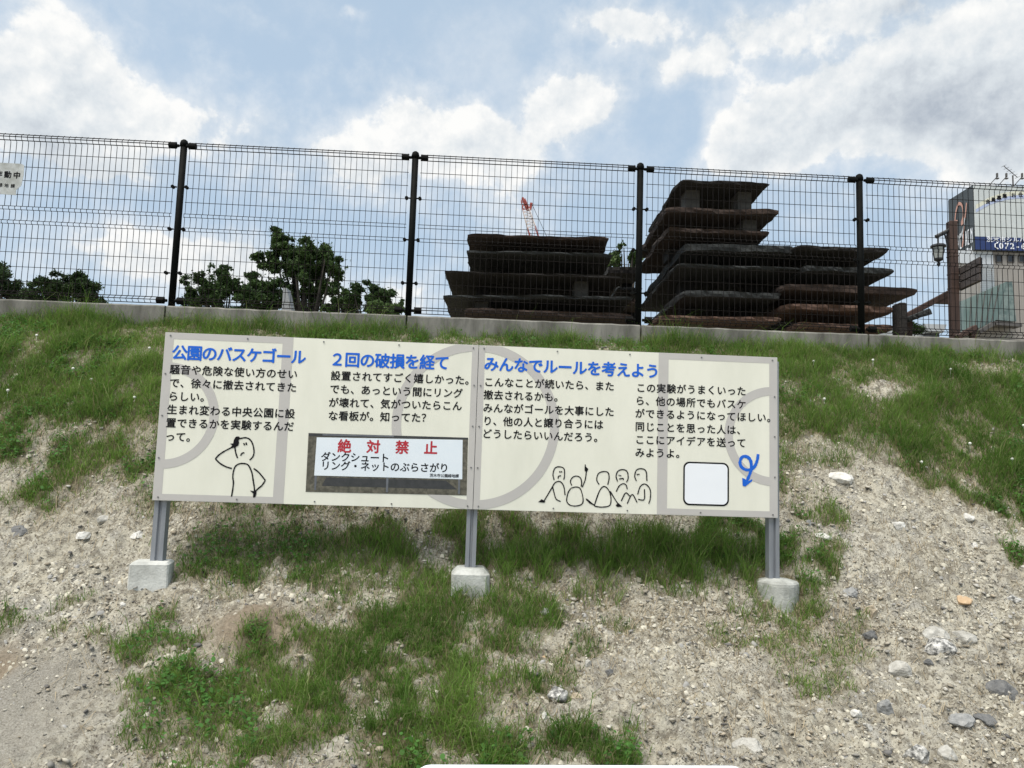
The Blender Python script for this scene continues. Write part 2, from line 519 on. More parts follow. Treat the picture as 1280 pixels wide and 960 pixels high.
def build_ground():
    xs = np.concatenate([[-400, -120, -50, -25, -14, -10, -8, -7, -6.5, -6, -5.6, -5.3], np.arange(-5, 5.21, .02), [5.5, 5.8, 6.2, 6.6, 7, 8, 10, 14, 25, 50, 120, 400]])
    ts = np.concatenate([[-300, -60, -15, -5, -2, 0, 1, 1.5, 1.8, 2.0, 2.15], np.arange(2.25, 6.47, .018), [6.48, 6.54, 6.7, 7.2, 8, 10, 14, 20, 30, 50, 90, 160, 300, 700]])
    X, T = np.meshgrid(xs, ts)
    Zs = ground_z(X, T)
    nx, nt_ = len(xs), len(ts)
    co = np.stack([X * CA - T * SA, X * SA + T * CA, Zs], -1).reshape(-1, 3)
    i = np.arange(nx * nt_).reshape(nt_, nx)
    q = np.stack([i[:-1, :-1], i[:-1, 1:], i[1:, 1:], i[1:, :-1]], -1).reshape(-1, 4)
    o = np_mesh('ground', co, q, dirt_material(), True)
    v = veg(X, T)
    v[T > 6.5] = .5
    for n, a in (('veg', v), ('track', track(X, T)), ('mound', np.clip(np.maximum(mound(X, T) * 1.6, 1.2 * np.exp(-((X + 2.05 + (3.7 - T) * .25 + dx_(X, T)) / .11) ** 2) * np.clip((3.9 - T) / .2, 0, 1)), 0, 1))):
        at_ = o.data.attributes.new(n, 'FLOAT', 'POINT')
        at_.data.foreach_set('value', a.reshape(-1).astype(np.float32))
    return tag(o, kind='structure')


def np_mesh(name, co, faces, material, smooth=False):
    """faces: (n, k) array with one k."""
    me = bpy.data.meshes.new(name)
    n, k = faces.shape
    me.vertices.add(len(co))
    me.vertices.foreach_set('co', co.astype(np.float32).reshape(-1))
    me.loops.add(n * k)
    me.loops.foreach_set('vertex_index', faces.astype(np.int32).reshape(-1))
    me.polygons.add(n)
    me.polygons.foreach_set('loop_start', (np.arange(n) * k).astype(np.int32))
    me.polygons.foreach_set('loop_total', np.full(n, k, np.int32))
    if smooth:
        me.polygons.foreach_set('use_smooth', np.ones(n, bool))
    me.update(calc_edges=True)
    me.materials.append(material)
    o = bpy.data.objects.new(name, me)
    COL.objects.link(o)
    return o


def set_col(o, col):
    a = o.data.attributes.new('col', 'FLOAT_COLOR', 'POINT')
    c = np.ones((len(col), 4), np.float32)
    c[:, :3] = col
    a.data.foreach_set('color', c.reshape(-1))


GROUND = build_ground()

# ---------------------------------------------------------------- concrete wall and mesh fence
M_CONC = mat('weathered_concrete', (.07, .068, .058), (.205, .198, .178), .9, 6, 9, .4, 40, stretch=(1, 1, .22), c3=(.27, .26, .235), lo=.3, hi=.6)
M_FOOT = mat('footing_concrete', (.40, .405, .38), (.64, .65, .62), .9, 9, 9, .22, 90)
M_FOOT_D = mat('stained_footing_concrete', (.22, .225, .205), (.52, .53, .50), .9, 7, 9, .22, 90)
M_BLACK = mat('dark_coated_steel', (.003, .0035, .0035), (.006, .0065, .006), .7, 30, spec=.08)
M_WIRE = mat('dark_brown_wire', (.006, .005, .005), (.011, .008, .007), .75, 30, spec=.15)
F0X, F0T = -2.9113 * CA + 6.422 * SA, 2.9113 * SA + 6.422 * CA
ZB = 1.2165

wall = empty('retaining_wall', W(F0X, F0T, ZB), FA, 'low grey concrete wall with dark joints along the top of the grass bank, below the mesh fence', 'wall')
for i in range(-3, 7):
    b = MB()
    x0, x1 = 2.0 * i + .008, 2.0 * i + 1.992
    n = 24
    rng = random.Random(i + 50)
    vs, fs = [], []
    for k in range(n + 1):
        x = x0 + (x1 - x0) * k / n
        j = rng.uniform(-.004, .004)
        for y, z in ((-.11, -.7), (-.11, -.012 + j), (-.098, j * .7), (.11, j * .7), (.11, -.7)):
            vs.append((x, y, z))
    for k in range(n):
        for r in range(4):
            fs.append((5 * k + r, 5 * k + 5 + r, 5 * k + 6 + r, 5 * k + 1 + r))
    fs += [(0, 1, 2, 3, 4), tuple(5 * n + q for q in (4, 3, 2, 1, 0))]
    b.add(vs, fs)
    b.build('wall_segment', M_CONC, wall)

fence = empty('mesh_fence', W(F0X, F0T, ZB), FA, 'tall dark welded wire mesh fence with black round posts on the concrete wall', 'fence')


def fence_panel():
    b = MB()
    ln = 2.0 - .12
    prof = [(-.012, .035), (-.045, .06), (-.012, .085), (0, .10), (0, .66), (-.022, .675), (-.022, .69), (0, .705), (0, .78), (-.022, .795), (-.022, .81), (0, .825), (0, 1.385), (-.018, 1.40), (-.03, 1.422), (-.018, 1.445), (-.004, 1.456)]
    n = 38
    for k in range(n + 1):
        x = .06 + ln * k / n
        b.tube([(x, y - .004, z) for y, z in prof], .0026, 4)
    for y, z in ((-.012, .035), (-.045, .06), (-.012, .088), (0, .175), (0, .30), (0, .425), (0, .55), (-.01, .667), (-.01, .697), (-.01, .79), (-.01, .82), (0, .925), (0, 1.05), (0, 1.17), (0, 1.29), (-.014, 1.396), (-.03, 1.422), (-.016, 1.447)):
        b.tube([(.05, y + .001, z), (1.95, y + .001, z)],   .0028 if .1 < z < 1.35 else .0042, 4)
    return b


pn = fence_panel().build('mesh_panel', M_WIRE, fence)
pn.location.x = -6
for i in range(-2, 6):
    c = copy_of(pn, fence)
    c.location.x = 2.0 * i
b = MB()
b.tube([(0, .015, -.03), (0, .015, 1.435)], .0285, 16)
post = b.build('post', M_BLACK, fence, True)
b = MB()
b.lathe([(.034, 1.425), (.035, 1.452), (.028, 1.476), (.014, 1.487), (.004, 1.49)], (0, .015, 0), 16)
b.build('cap', M_BLACK, post, True)
for sx in (-1, 1):
    for z in (1.421, .06):
        b = MB()
        b.tube([(sx * .03, -.012, z), (sx * .06, -.012, z)], .013, 8)
        b.tube([(sx * .052, -.014, z), (sx * .115, -.014, z)], .025, 10)
        b.build('bracket', M_BLACK, post)
    for z in (1.055, .683, .30):
        b = MB()
        b.tube([(sx * .025, -.005, z), (sx * .05, -.012, z)], .007, 6)
        b.tube([(sx * .058, -.022, z), (sx * .058, .008, z)], .015, 10)
        b.build('clip', M_BLACK, post)
post.location.x = -6
for i in range(-2, 7):
    c = copy_tree(post, fence)
    c.location.x = 2.0 * i

# ---------------------------------------------------------------- the information board
HEADS = [('公園のバスケゴール', (0.085, 0.799), (0.723, 0.801)), ('２回の破損を経て', (0.935, 0.796), (1.511, 0.801)), ('みんなでルールを考えよう', (1.786, 0.805), (2.698, 0.801))]
BODY = [('騒音や危険な使い方のせい', (0.066, 0.706), (0.697, 0.705)), ('で、徐々に撤去されてきた', (0.07, 0.633), (0.697, 0.632)), ('らしい。', (0.069, 0.56), (0.239, 0.561)), ('生まれ変わる中央公園に設', (0.068, 0.488), (0.696, 0.488)), ('置できるかを実験するんだ', (0.068, 0.416), (0.695, 0.418)), ('って。', (0.069, 0.342), (0.181, 0.342)), ('設置されてすごく嬉しかった。', (0.931, 0.706), (1.67, 0.709)), ('でも、あっという間にリング', (0.93, 0.632), (1.606, 0.634)), ('が壊れて、気がついたらこん', (0.928, 0.558), (1.604, 0.564)), ('な看板が。知ってた？', (0.929, 0.485), (1.437, 0.492)), ('こんなことが続いたら、また', (1.775, 0.704), (2.455, 0.706)), ('撤去されるかも。', (1.775, 0.632), (2.17, 0.633)), ('みんながゴールを大事にした', (1.775, 0.559), (2.457, 0.562)), ('り、他の人と譲り合うには', (1.776, 0.487), (2.397, 0.488)), ('どうしたらいいんだろう。', (1.775, 0.416), (2.399, 0.415)), ('この実験がうまくいった', (2.634, 0.704), (3.213, 0.707)), ('ら、他の場所でもバスケ', (2.63, 0.631), (3.213, 0.631)), ('ができるようになってほしい。', (2.63, 0.559), (3.388, 0.561)), ('同じことを思った人は、', (2.631, 0.485), (3.213, 0.485)), ('ここにアイデアを送って', (2.632, 0.412), (3.213, 0.413)), ('みようよ。', (2.633, 0.34), (2.865, 0.341))]
INSET = [('絶対禁止', (1.0, 0.321), (1.469, 0.327)), ('ダンクシュート', (0.902, 0.261), (1.22, 0.264)), ('リング・ネットのぶらさがり', (0.904, 0.213), (1.546, 0.22)), ('茨木市公園緑地課', (1.479, 0.178), (1.619, 0.179))]
FIG1 = [[(0.438, 0.344), (0.466, 0.35), (0.491, 0.341), (0.508, 0.315), (0.517, 0.277), (0.513, 0.25), (0.497, 0.23)], [(0.414, 0.298), (0.42, 0.269), (0.432, 0.239)], [(0.459, 0.321), (0.465, 0.309)], [(0.471, 0.324), (0.476, 0.311)], [(0.447, 0.252), (0.454, 0.265), (0.466, 0.269)], [(0.399, 0.296), (0.358, 0.272), (0.331, 0.251), (0.315, 0.231)], [(0.315, 0.231), (0.341, 0.208), (0.373, 0.191), (0.406, 0.182)], [(0.414, 0.032), (0.418, 0.072), (0.419, 0.108), (0.414, 0.135), (0.415, 0.166), (0.423, 0.193), (0.44, 0.207), (0.464, 0.211), (0.487, 0.206), (0.501, 0.189), (0.514, 0.16), (0.523, 0.12), (0.53, 0.089), (0.534, 0.062)], [(0.521, 0.186), (0.547, 0.168), (0.568, 0.146), (0.587, 0.124)], [(0.587, 0.124), (0.571, 0.097), (0.552, 0.079), (0.537, 0.063)]]
BLOB1 = [[(0.419, 0.355), (0.432, 0.355), (0.439, 0.349), (0.437, 0.34), (0.431, 0.337), (0.435, 0.321), (0.431, 0.306), (0.416, 0.296), (0.399, 0.291), (0.394, 0.3), (0.4, 0.307), (0.386, 0.315), (0.404, 0.317), (0.406, 0.336), (0.413, 0.35)], [(0.509, 0.067), (0.527, 0.065), (0.543, 0.069), (0.545, 0.054), (0.54, 0.034), (0.531, 0.029), (0.527, 0.036), (0.528, 0.051)]]
FIG2 = [[(2.155, 0.174), (2.148, 0.206), (2.159, 0.24), (2.186, 0.247), (2.209, 0.236), (2.212, 0.197), (2.208, 0.177)], [(2.185, 0.224), (2.187, 0.215)], [(2.195, 0.224), (2.196, 0.216)], [(2.177, 0.182), (2.179, 0.194), (2.193, 0.199)], [(2.102, 0.057), (2.148, 0.138)], [(2.143, 0.129), (2.161, 0.159), (2.188, 0.166), (2.209, 0.142), (2.218, 0.093)], [(2.148, 0.135), (2.157, 0.102), (2.169, 0.07), (2.194, 0.057)], [(2.254, 0.146), (2.246, 0.171), (2.26, 0.193), (2.282, 0.199), (2.302, 0.189), (2.309, 0.162), (2.306, 0.142)], [(2.251, 0.132), (2.278, 0.139), (2.303, 0.129), (2.319, 0.074), (2.312, 0.046), (2.281, 0.035), (2.247, 0.039), (2.228, 0.061), (2.234, 0.105), (2.249, 0.131)], [(2.312, 0.138), (2.328, 0.179), (2.334, 0.225)], [(2.327, 0.239), (2.327, 0.265)], [(2.407, 0.156), (2.393, 0.181), (2.4, 0.214), (2.424, 0.228), (2.454, 0.225), (2.462, 0.194), (2.455, 0.157)], [(2.382, 0.04), (2.407, 0.115), (2.429, 0.145), (2.452, 0.138), (2.472, 0.101), (2.47, 0.046), (2.426, 0.033), (2.384, 0.037)], [(2.469, 0.122), (2.504, 0.068), (2.521, 0.047)], [(2.336, 0.075), (2.387, 0.038)], [(2.338, 0.071), (2.372, 0.046)], [(2.51, 0.176), (2.501, 0.206), (2.512, 0.234), (2.54, 0.243), (2.563, 0.232), (2.569, 0.197), (2.56, 0.173)], [(2.517, 0.214), (2.519, 0.207)], [(2.526, 0.212), (2.528, 0.205)], [(2.518, 0.19), (2.541, 0.194), (2.541, 0.185)], [(2.503, 0.12), (2.519, 0.151), (2.541, 0.165), (2.558, 0.158), (2.565, 0.136)], [(2.532, 0.069), (2.556, 0.114), (2.58, 0.098)], [(2.566, 0.056), (2.593, 0.107), (2.622, 0.064)], [(2.616, 0.182), (2.606, 0.209), (2.616, 0.243), (2.647, 0.251), (2.67, 0.236), (2.675, 0.184)], [(2.62, 0.222), (2.622, 0.214)], [(2.628, 0.223), (2.631, 0.216)], [(2.624, 0.108), (2.637, 0.15), (2.66, 0.167), (2.682, 0.156), (2.696, 0.129), (2.695, 0.085), (2.687, 0.059)], [(2.662, 0.139), (2.661, 0.082), (2.627, 0.081)]]
BLOB2 = [[(2.069, 0.05), (2.089, 0.067), (2.111, 0.054), (2.103, 0.048)], [(2.323, 0.254), (2.332, 0.252), (2.345, 0.24), (2.335, 0.221), (2.324, 0.229)], [(2.501, 0.046), (2.517, 0.058), (2.54, 0.039), (2.51, 0.036)], [(2.333, 0.078), (2.342, 0.076), (2.367, 0.057), (2.359, 0.048), (2.353, 0.053)]]
SWIRL = [[(3.31, 0.354), (3.304, 0.318), (3.289, 0.284), (3.266, 0.265), (3.235, 0.265), (3.212, 0.281), (3.205, 0.306), (3.215, 0.332), (3.238, 0.339), (3.261, 0.325), (3.27, 0.297), (3.268, 0.263), (3.257, 0.23), (3.235, 0.179)]]
SWIRLHEAD = [[(3.218, 0.218), (3.235, 0.212), (3.242, 0.201), (3.252, 0.2), (3.275, 0.213), (3.275, 0.202), (3.235, 0.17), (3.22, 0.174)]]
PHOTO = [(0.802, 0.387), (1.671, 0.391), (1.675, 0.075), (0.805, 0.069)]
PHOTO_BOARD = [(0.848, 0.365), (1.642, 0.378), (1.648, 0.162), (0.846, 0.158)]
PHOTO_SHADE = [(0.91, 0.149), (1.557, 0.153), (1.621, 0.106), (0.89, 0.104)]
PHOTO_POSTS = [[(0.848, 0.158), (0.86, 0.158), (0.86, 0.08), (0.851, 0.081)], [(1.234, 0.159), (1.246, 0.159), (1.247, 0.079), (1.236, 0.079)], [(1.626, 0.161), (1.637, 0.161), (1.638, 0.081), (1.627, 0.082)]]
PHOTO_TOP = [(0.802, 0.386), (1.671, 0.39), (1.672, 0.381), (0.803, 0.37)]
PHOTO_TOPL = [(0.878, 0.385), (1.263, 0.389), (1.264, 0.38), (0.878, 0.376)]

SX, SY, SZ, SANG, BW, BH = -1.9012, 4.1548, -.2577, .0614, 3.4235, .91
SEAM = 1.712
M_CREAM = mat('cream_print', (.69, .69, .60), (.76, .757, .665), .42, 2.2, 7, spec=.4, stretch=(2.2, 1, .8), lo=.3, hi=.6)
M_BAND = mat('grey_print', (.47, .455, .44), (.50, .485, .465), .5, 4, 5, spec=.35)
M_INK = mat('black_print', (.006, .006, .008), (.010, .010, .012), .7, 20, spec=.1)
M_BLUE = mat('blue_print', (.012, .115, .58), (.02, .135, .62), .6, 20, spec=.15)
M_RED = mat('red_print', (.40, .012, .025), (.44, .02, .035), .5, 20)
M_WHITE = mat('white_print', (.70, .77, .84), (.74, .80, .86), .5, 6)
M_QRW = mat('white_label', (.80, .83, .88), (.82, .85, .9), .45, 6)
M_ALU = mat('galvanised_steel', (.23, .245, .27), (.31, .325, .35), .5, 12, 6, .05, 90, metallic=.35, stretch=(1, 1, .25))
M_EDGE = mat('board_edge', (.30, .30, .29), (.36, .36, .35), .5, 10)
M_SCREW = mat('screw_steel', (.16, .16, .16), (.22, .22, .22), .4, 10, metallic=.6)
M_SOIL_PRINT = mat('printed_soil', (.05, .048, .035), (.14, .13, .10), .6, 40, 8, c3=(.22, .21, .17))
M_SHADE_PRINT = mat('printed_dark', (.025, .028, .03), (.04, .042, .045), .6, 30)
M_STEEL_PRINT = mat('printed_grey', (.10, .11, .13), (.14, .15, .17), .6, 30)

BASE_DZ = .46                     # board's bottom edge above the Empty at the footings
board = empty('information_board', (SX, SY, SZ - BASE_DZ), SANG, 'long cream information board with Japanese text and line drawings on three grey posts', 'sign')


def S(u, v, y=0.0):
    return (u, y, v + BASE_DZ)


def flat(polys, y, name, m, parent, front=True):
    b = MB()
    for k, p in enumerate(polys):
        b.add([S(u, v, y) for u, v in p], [tuple(range(len(p)))])
    return b.build(name, m, parent)


for u0, u1 in ((0, SEAM - .0015), (SEAM + .0015, BW)):
    b = MB()
    b.box(S((u0 + u1) / 2, BH / 2, .0125), (u1 - u0, .025, BH), mi=1)
    b.add([S(u0 + .001, .001, -.0006), S(u1 - .001, .001, -.0006), S(u1 - .001, BH - .001, -.0006), S(u0 + .001, BH - .001, -.0006)], [(0, 1, 2, 3)], 0)
    b.build('panel', [M_CREAM, M_EDGE], board)


def rect(u0, v0, u1, v1):
    return [(u0, v0), (u1, v0), (u1, v1), (u0, v1)]


def ring(cu, cv, r0, r1, a0, a1, n=72):
    out = []
    for k in range(n):
        t0, t1 = a0 + (a1 - a0) * k / n, a0 + (a1 - a0) * (k + 1) / n
        q = [(cu + r * math.cos(t), cv + r * math.sin(t)) for r, t in ((r0, t0), (r1, t0), (r1, t1), (r0, t1))]
        out.append([(u, min(max(v, .003), BH - .003)) for u, v in q])
    return out


hp = math.pi / 2
bands = []
for s in (0, 1):
    mm = (lambda u: u) if s == 0 else (lambda u: BW - u)
    for r in (rect(.002, .002, .048, BH - .002), rect(.633, .002, .69, BH - .002), rect(.048, BH - .036, .633, BH - .002), rect(.048, .002, .633, .036)):
        q = [(mm(u), v) for u, v in r]
        bands.append(q if s == 0 else q[::-1])
bands += [rect(SEAM - .036, .002, SEAM - .0015, BH - .002), rect(SEAM + .0015, .002, SEAM + .036, BH - .002)]
for q in (bands[:4], bands[4:8], bands[8:9], bands[9:]):
    flat(q, -.0014, 'court_lines', M_BAND, board)
arcs = ring(.028, .458, .240, .288, -hp, hp) + ring(BW - .028, .458, .232, .280, hp, 3 * hp)
arcs = [[(min(max(u, .048), BW - .043), v) for u, v in q] for q in arcs]
for q in (arcs[:72], arcs[72:]):
    flat(q, -.0018, 'court_arc', M_BAND, board)
arcs = ring(SEAM, .462, .412, .463, -hp + .085, hp - .085) + ring(SEAM, .462, .412, .463, hp + .085, 3 * hp - .085)
for q in (arcs[:72], arcs[72:]):
    flat(q, -.0018, 'court_arc', M_BAND, board)

# lettering: every glyph is fetched once from Blender's built-in font as a mesh
ALL = ''.join(s for s, a, c in HEADS + BODY + INSET) + '防犯カメラ作動中茨木市公園緑地課会員募集お仕事シルバー072-6'
GLYPH = {}


def fetch_glyphs(chars, offset):
    obs = {}
    for ch in sorted(set(chars)) + ['国国']:
        c = bpy.data.curves.new('glyph', 'FONT')
        c.body = ch
        c.align_x = 'CENTER'
        c.offset = offset
        c.resolution_u = 4
        o = bpy.data.objects.new('glyph', c)
        COL.objects.link(o)
        obs[ch] = o
    bpy.context.view_layer.update()
    dg = bpy.context.evaluated_depsgraph_get()
    out = {}
    for ch, o in obs.items():
        me = o.evaluated_get(dg).to_mesh()
        v = np.array([tuple(p.co) for p in me.vertices])
        out[ch] = (v, [tuple(p.vertices) for p in me.polygons]) if len(v) else (np.zeros((0, 3)), [])
        o.evaluated_get(dg).to_mesh_clear()
    for o in obs.values():
        c = o.data
        bpy.data.objects.remove(o)
        bpy.data.curves.remove(c)
    one = out.get('国') or out['回']
    w2 = np.ptp(out['国国'][0][:, 0])
    return out, one, w2


GL, _one, _w2 = fetch_glyphs(ALL + '国', .0)
_k = GL['国'][0]
EM = np.ptp(GL['国国'][0][:, 0]) - np.ptp(_k[:, 0])
MID = (_k[:, 1].min() + _k[:, 1].max()) / 2
GLB, GLH = .020, .030             # stroke weight: how far each glyph is thickened, in ems


def lettering(lines, sizes, place, gl):
    b = MB()
    for (s, p0, p1), em in zip(lines, sizes):
        n = len(s)
        for i, ch in enumerate(s):
            f = i / max(n - 1, 1)
            cu, cv = p0[0] + (p1[0] - p0[0]) * f, p0[1] + (p1[1] - p0[1]) * f
            v, fs = GL[ch]
            k = em / EM
            for j, (ou, ov) in enumerate(((0, 0), (1, 0), (-1, 0), (0, 1), (0, -1), (.7, .7), (-.7, -.7))):
                q = [place(cu + p[0] * k + ou * gl * em, cv + (p[1] - MID) * k + ov * gl * em) for p in v]
                b.add([(x, y - .00004 * j * max(1.0, em * 4), z) for x, y, z in q], fs)
    return b


TX = -.0024
for hd in HEADS:
    lettering([hd], [.086], lambda u, v: S(u, v, TX), GLH).build('heading_text', M_BLUE, board)
for bl in BODY:
    lettering([bl], [.0555], lambda u, v: S(u, v, TX), GLB).build('body_text', M_INK, board)


def smooth_line(pts, sub=6):
    if len(pts) < 3:
        return [Vector((*p, 0)) for p in pts]
    P = [Vector((*p, 0)) for p in pts]
    P = [P[0] * 2 - P[1]] + P + [P[-1] * 2 - P[-2]]
    out = []
    for i in range(1, len(P) - 2):
        for k in range(sub):
            t = k / sub
            a, b_, c, d = P[i - 1], P[i], P[i + 1], P[i + 2]
            out.append(.5 * ((2 * b_) + (c - a) * t + (2 * a - 5 * b_ + 4 * c - d) * t * t + (3 * b_ - a - 3 * c + d) * t ** 3))
    return out + [P[-2]]


def strokes(lines, blobs_, width, y, name, m, parent, seed=1):
    b = MB()
    rng = random.Random(seed)
    for k, ln in enumerate(lines):
        p = smooth_line(ln)
        y0 = y - k * .00002
        vs = []
        for i, q in enumerate(p):
            d = (p[min(i + 1, len(p) - 1)] - p[max(i - 1, 0)]).normalized()
            nrm = Vector((-d.y, d.x, 0))
            w = width * (.85 + .3 * rng.random()) / 2
            yy = y0 - .0004 * i / len(p)
            vs += [S(q.x + nrm.x * w, q.y + nrm.y * w, yy), S(q.x - nrm.x * w, q.y - nrm.y * w, yy)]
        b.add(vs, [(2 * i, 2 * i + 1, 2 * i + 3, 2 * i + 2) for i in range(len(p) - 1)])
    for k, bl in enumerate(blobs_):
        b.add([S(u, v, y - .0007 - k * .00002) for u, v in bl], [tuple(range(len(bl)))])
    return b.build(name, m, parent)


strokes(FIG1, BLOB1, .0075, TX, 'line_drawing', M_INK, board)['label'] = 'puzzled figure with a hand at its head'
strokes(FIG2, BLOB2, .0062, TX, 'line_drawing', M_INK, board, 2)['label'] = 'group of five sketched people'
strokes(SWIRL, SWIRLHEAD, .017, TX, 'curly_arrow', M_BLUE, board, 3)


def rrect(u0, v0, u1, v1, r, n=7):
    out = []
    for cu, cv, a in ((u1 - r, v0 + r, -hp), (u1 - r, v1 - r, 0), (u0 + r, v1 - r, hp), (u0 + r, v0 + r, 2 * hp)):
        out += [(cu + r * math.cos(a + hp * k / n), cv + r * math.sin(a + hp * k / n)) for k in range(n + 1)]
    return out


frm = flat([rrect(2.881, .057, 3.142, .299, .035)], TX, 'code_frame', M_INK, board)
flat([rrect(2.890, .066, 3.133, .290, .028)], TX - .0008, 'blank_label', M_QRW, frm)

# the photograph of an older sign, printed on the board
pr = flat([PHOTO], -.0022, 'printed_photo', M_SOIL_PRINT, board)
flat([PHOTO_TOP], -.0028, 'printed_hedge', M_SHADE_PRINT, pr)
flat([PHOTO_TOPL], -.0034, 'printed_rail', M_STEEL_PRINT, pr)
flat([PHOTO_SHADE], -.0028, 'printed_gap', M_SHADE_PRINT, pr)
flat(PHOTO_POSTS, -.0034, 'printed_posts', M_STEEL_PRINT, pr)
flat([PHOTO_BOARD], -.0040, 'printed_board', M_WHITE, pr)
lettering(INSET[:1], [.076], lambda u, v: S(u, v, -.0046), GLH).build('red_text', M_RED, pr)
lettering(INSET[1:3], [.054, .054], lambda u, v: S(u, v, -.0046), GLB).build('black_text', M_INK, pr)
lettering(INSET[3:], [.0205], lambda u, v: S(u, v, -.0046), GLB).build('small_text', M_INK, pr)

# screws along the panel edges
sm = MB()
sm.tube([(0, -.0015, 0), (0, -.0045, 0)], .0045, 8)
sc0 = sm.build('screw', M_SCREW, board)
spots = []
for u0, u1 in ((.03, SEAM - .03), (SEAM + .03, BW - .03)):
    for k in range(5):
        spots += [(u0 + (u1 - u0) * k / 4, .018), (u0 + (u1 - u0) * k / 4, BH - .018)]
    for k in range(1, 4):
        spots += [(u0 - .012, BH * k / 4), (u1 + .012, BH * k / 4)]
for i, (u, v) in enumerate(spots):
    s_ = sc0 if i == 0 else copy_of(sc0, board)
    s_.location = S(u, v, -.001)

# posts: slotted steel channel, behind the panels, standing in the footings
for cu, w in ((.035, .064), (1.7095, .058), (3.413, .060)):
    b = MB()
    y0, d = .0265, .055
    z0, z1 = -.34, BH - .02
    hw = w / 2
    g = w * .1
    xs_ = [-hw, -hw + g * 1.4, -g * 1.5, -g * .6, g * .6, g * 1.5, hw - g * 1.4, hw]
    dep = [0, 0, 0, .012, .012, 0, 0, 0]
    front = [(x, y) for x, y in zip(xs_, dep)]
    prof = front + [(hw, d), (-hw, d)]
    n = len(prof)
    vs = [S(cu + x, z0, y0 + y) for x, y in prof] + [S(cu + x, z1, y0 + y) for x, y in prof]
    b.add(vs, [tuple(range(n - 1, -1, -1)), tuple(range(n, 2 * n))] + [(i, (i + 1) % n, (i + 1) % n + n, i + n) for i in range(n)])
    b.build('post', M_ALU, board)
# footings: a squared block, a chamfered block and a round one
b = MB()
b.box(S(.016, -.44, .03), (.200, .17, .24), Matrix.Rotation(.16, 3, 'Z'), bev=.012, taper=.96)
b.build('footing', M_FOOT, board)['label'] = 'squared pale concrete footing'
b = MB()
b.box(S(1.712, -.44, .045), (.215, .215, .25), bev=.03, taper=.95)
b.build('footing', M_FOOT_D, board)['label'] = 'chamfered stained concrete footing'
b = MB()
b.lathe([(.112, -.14), (.115, .080), (.113, .094), (.104, .104), (.06, .114), (.02, .116)], S(3.44, -.452, .045), 22)
b.build('footing', M_FOOT_D, board)['label'] = 'round stained concrete footing'

# ---------------------------------------------------------------- grass, clover, straw, gravel
M_GRASS = mat('grass_blade', None, rough=.6, attr='col', spec=.25, leafy=.5)
M_STRAW = mat('dry_straw', None, rough=.8, attr='col', spec=.1)
M_STONE = mat('gravel_stone', None, rough=.9, attr='col', spec=.2)


def scatter(n, x0, x1, t0, t1, fn):
    x = RNG.uniform(x0, x1, n)
    t = RNG.uniform(t0, t1, n)
    keep = RNG.random(n) < fn(x, t)
    return x[keep], t[keep]


def inside_footing(x, t):
    """Footings, in fence coordinates, so that no blade grows through them."""
    bad = np.zeros(len(x), bool)
    X, Y = x * CA - t * SA, x * SA + t * CA
    for u in (.010, 1.712, 3.44):
        px = SX + u * math.cos(SANG) - .045 * math.sin(SANG)
        py = SY + u * math.sin(SANG) + .045 * math.cos(SANG)
        bad |= (np.abs(X - px) < .115) & (np.abs(Y - py) < .105)
    return bad


def tall(x, t):
    """Longer growth behind the posts and under the wall."""
    k = np.exp(-(((x - 1.05) / .95) ** 2 + ((t - 4.42) / .2) ** 2)) * .8
    return k + np.clip((t - 6.28) / .12, 0, 1) * 1.3 * np.clip(fbm(x * 3, t * 3, 9) * 2.4 - .7, 0, 1)


def to_world(x, t, z):
    return np.stack([x * CA - t * SA, x * SA + t * CA, z], -1)


def blades(x, t, h, w, lean, col, name, m, flat_=False):
    n = len(x)
    z = ground_z(x, t)
    base = to_world(x, t, z - .004)
    yaw = RNG.uniform(0, 2 * np.pi, n)
    side = np.stack([np.cos(yaw), np.sin(yaw), np.zeros(n)], -1) * (w / 2)[:, None]
    la = RNG.uniform(0, 2 * np.pi, n)
    ld = np.stack([np.cos(la), np.sin(la) * .8, np.zeros(n)], -1)
    ld[:, 1] -= .25                                                  # blades hang down the slope
    up = np.array([0, 0, 1.0])
    mid = base + up * (h * .58)[:, None] + ld * (h * lean * .35)[:, None]
    tip = base + up * (h * (1 - .35 * lean))[:, None] + ld * (h * lean)[:, None]
    if flat_:
        dl = np.stack([np.cos(la), np.sin(la)], -1)
        ex, et = x + dl[:, 0] * h, t + dl[:, 1] * h
        mx, mt_ = x + dl[:, 0] * h * .5, t + dl[:, 1] * h * .5
        base = to_world(x, t, z + .003)
        mid = to_world(mx, mt_, ground_z(mx, mt_) + .006 + RNG.random(n) * .012)
        tip = to_world(ex, et, ground_z(ex, et) + .004)
        side = np.stack([-dl[:, 1], dl[:, 0], np.zeros(n)], -1) * (w / 2)[:, None]
    co = np.stack([base - side, base + side, mid - side * .8, mid + side * .8, tip - side * .12, tip + side * .12], 1).reshape(-1, 3)
    i = np.arange(n)[:, None] * 6
    q = np.concatenate([i + np.array([[0, 1, 3, 2]]), i + np.array([[2, 3, 5, 4]])], 0)
    o = np_mesh(name, co, q, m, True)
    c = np.repeat(col, 6, axis=0)
    set_col(o, c)
    return o


def grass_cols(n, x, t):
    g1, g2, g3 = np.array([.090, .182, .032]), np.array([.185, .305, .062]), np.array([.26, .30, .12])
    k = np.clip(fbm(x * 2.3, t * 2.3, 91, 3) * 1.5 - .3 + RNG.normal(0, .22, n), 0, 1)[:, None]
    c = g1 * (1 - k) + g2 * k
    y = RNG.random(n) < .13
    c[y] = g3 * RNG.uniform(.7, 1.2, (y.sum(), 1))
    d = RNG.random(n) < .09
    c[d] = np.array([.26, .215, .12]) * RNG.uniform(.6, 1.2, (d.sum(), 1))
    return c * RNG.uniform(.8, 1.2, (n, 1))


